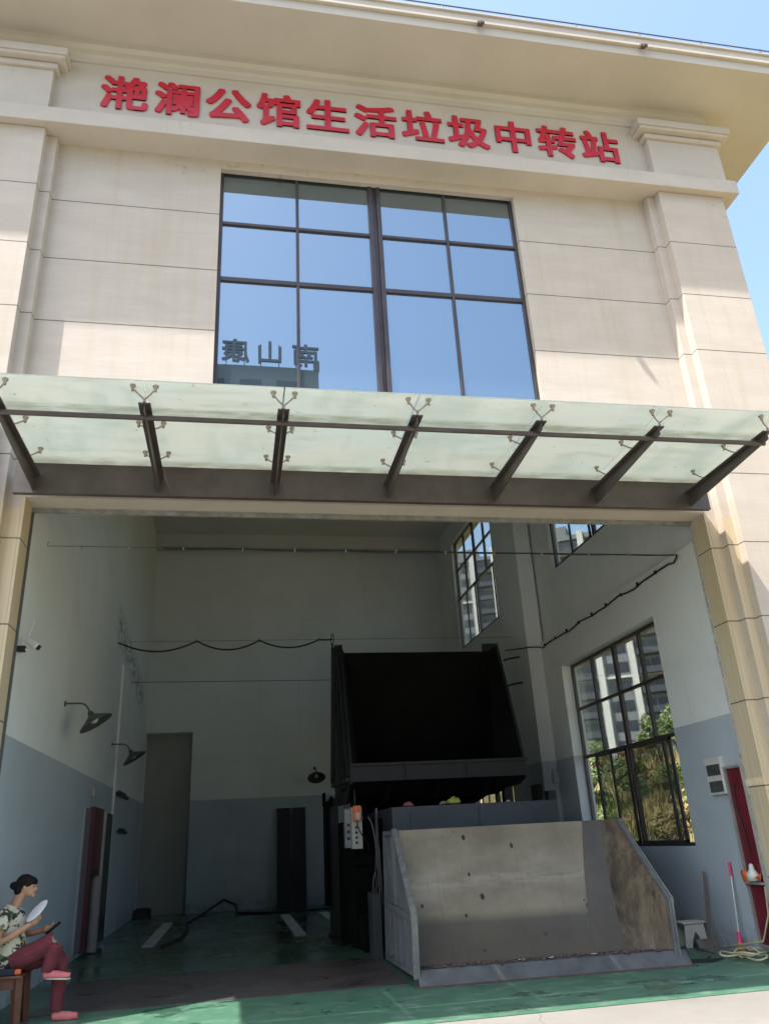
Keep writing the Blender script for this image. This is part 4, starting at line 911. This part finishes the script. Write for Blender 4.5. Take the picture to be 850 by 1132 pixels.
for k in range(9):
    x = random.uniform(24, 31); az = R(random.uniform(23,33)); spots.append((x, x/math.tan(az)))
spots.sort(key=lambda p: p[0]**2+p[1]**2)
for k, (x, y_) in enumerate(spots):
    vi = k % 3; o = empty('shrub', (x, y_, hz(x, y_)-.05), ('dry straw brown bush' if vi == 1 else 'green leafy bush') + ' growing on the bank seen through the lower window', 'shrub', 'bushes on the bank %s' % ('with dry foliage' if vi == 1 else 'with green foliage'), random.random()*6)
    s_ = random.uniform(.7,1.25); s_ *= 1.25 if x > 24 else 1; o.scale = (s_, s_, s_*random.uniform(.8,1.1))
    for nm, me in (('crown', variants[vi]), ('stem', stemm)):
        c = bpy.data.objects.new(nm, me); COL.objects.link(c); c.parent = o
# apartment towers beyond the bank
wallW = mat('tower_render', (.52,.51,.48), (.46,.45,.42), .9, (.3,.3,.3)); wallG = mat('tower_grey', (.17,.18,.19), (.13,.14,.15), .8, (.3,.3,.3)); wg = mat('tower_glass', (.012,.017,.027), (.025,.033,.045), .45, (.4,.4,.4)); balm = mat('balcony_grey', (.04,.047,.06), (.025,.03,.04), .6, (.6,.6,.6))
def tower(name, az, dist, bays, floors, bw, fh, label, turn=0, wide=0):
    a = R(az); T = empty(name, (dist*math.sin(a), dist*math.cos(a), -.5), label, 'apartment building', rz=-a+R(turn))
    W = bays*bw; H = floors*fh
    MB().box(-W/2, W/2, .8, 14, 0, H).build('wall', wallG, T)
    m0 = MB().box(-.5, .5, -.3, .9, 0, H+1.2).mesh('pier', wallW)
    for i in range(bays+1):
        if True:
            o = bpy.data.objects.new('pier', m0); COL.objects.link(o); o.parent = T; o.location = (-W/2+i*bw, 0, 0)
    win_ = MB().box(-bw/2+.9, -.1, .72, .82, .7, 2.3).box(.1, bw/2-.9, .72, .82, .7, 2.3).mesh('window', wg)
    bal = MB().box(-bw/2+.75, bw/2-.75, -.15, .0, .0, 1.0).box(-bw/2+.75, bw/2-.75, 0, .85, -.12, .05).mesh('balcony', balm)
    slab = MB().box(-W/2, W/2, .4, .79, -.25, .12).mesh('floor_band', wallW)
    for f_ in range(floors):
        if f_ % 4 == 0:
            o = bpy.data.objects.new('floor_band', slab); COL.objects.link(o); o.parent = T; o.location = (0, 0, f_*fh)
        for i in range(bays):
            o = bpy.data.objects.new('window', win_); COL.objects.link(o); o.parent = T; o.location = (-W/2+(i+.5)*bw, 0, f_*fh)
            if i % 2 == 0 and f_ >= floors-14 and f_ % 1 == 0:
                o = bpy.data.objects.new('balcony', bal); COL.objects.link(o); o.parent = T; o.location = (-W/2+(i+.5)*bw, 0, f_*fh)
    m = MB().box(-W/2-.5, W/2+.5, .3, 14.5, H, H+.8); m.box(-W/4, -W/4+5, 4, 10, H+.8, H+4); m.build('roof', wallG, T)
    return T
tower('apartment_tower', 26.0, 132, 6, 16, 5.2, 3.05, 'grey and white apartment tower seen through the lower window, nearest', -8)
tower('apartment_tower', 33.5, 150, 5, 17, 5.4, 3.05, 'apartment tower at the right edge of the lower window view', 6)
tower('apartment_tower', 18.6, 165, 5, 19, 5.0, 3.05, 'apartment tower seen through the far upper side window', -4)
# opposite building with rooftop letters, reflected in the facade window
opp_m = mat('opposite_render', (.20,.22,.23), (.16,.175,.18), .85, (.2,.2,.2))
OB = empty('office_block', (-8, -46, 0), 'grey office block across the yard whose roof is mirrored in the facade window', 'building')
MB().box(-12, 14.4, -12, 6, 0, 40.0).build('wall', opp_m, OB); MB().box(14.4, 20.0, -10, 4, 0, 38.7).build('low_wing', opp_m, OB); MB().box(14.0, 14.5, 5.6, 6.05, 40, 41.0).build('roof_post', opp_m, OB)
wm = MB().box(-.9, .9, 5.98, 6.03, .9, 2.4).mesh('window', wg)
for f_ in range(12):
    for i in range(8):
        o = bpy.data.objects.new('window', wm); COL.objects.link(o); o.parent = OB; o.location = (-10+i*3.1, 0, 1.0+f_*3.2)
dkl = mat('dark_letter', (.17,.18,.22), None, .5)
for ch, x in (('南', 5.35), ('山', 2.25), ('康', -.75)):
    o = empty('rooftop_letter', (x, -40.2, 40.0), 'dark rooftop character %s on the office block, mirrored in the facade window' % ch, 'sign letter', 'rooftop characters of the office block')
    me = glyph(ch, 2.5, .1, .015, front=False); me.materials.append(dkl); c = bpy.data.objects.new('character', me); COL.objects.link(c); c.parent = o; c.location = (0, 0, 1.6)
    p = MB()
    for dx in (-.8, .8): p.box(dx-.04, dx+.04, -.25, -.17, 0, 2.6)
    p.box(-.9, .9, -.25, -.17, 1.0, 1.06); p.build('support', dkl, o)
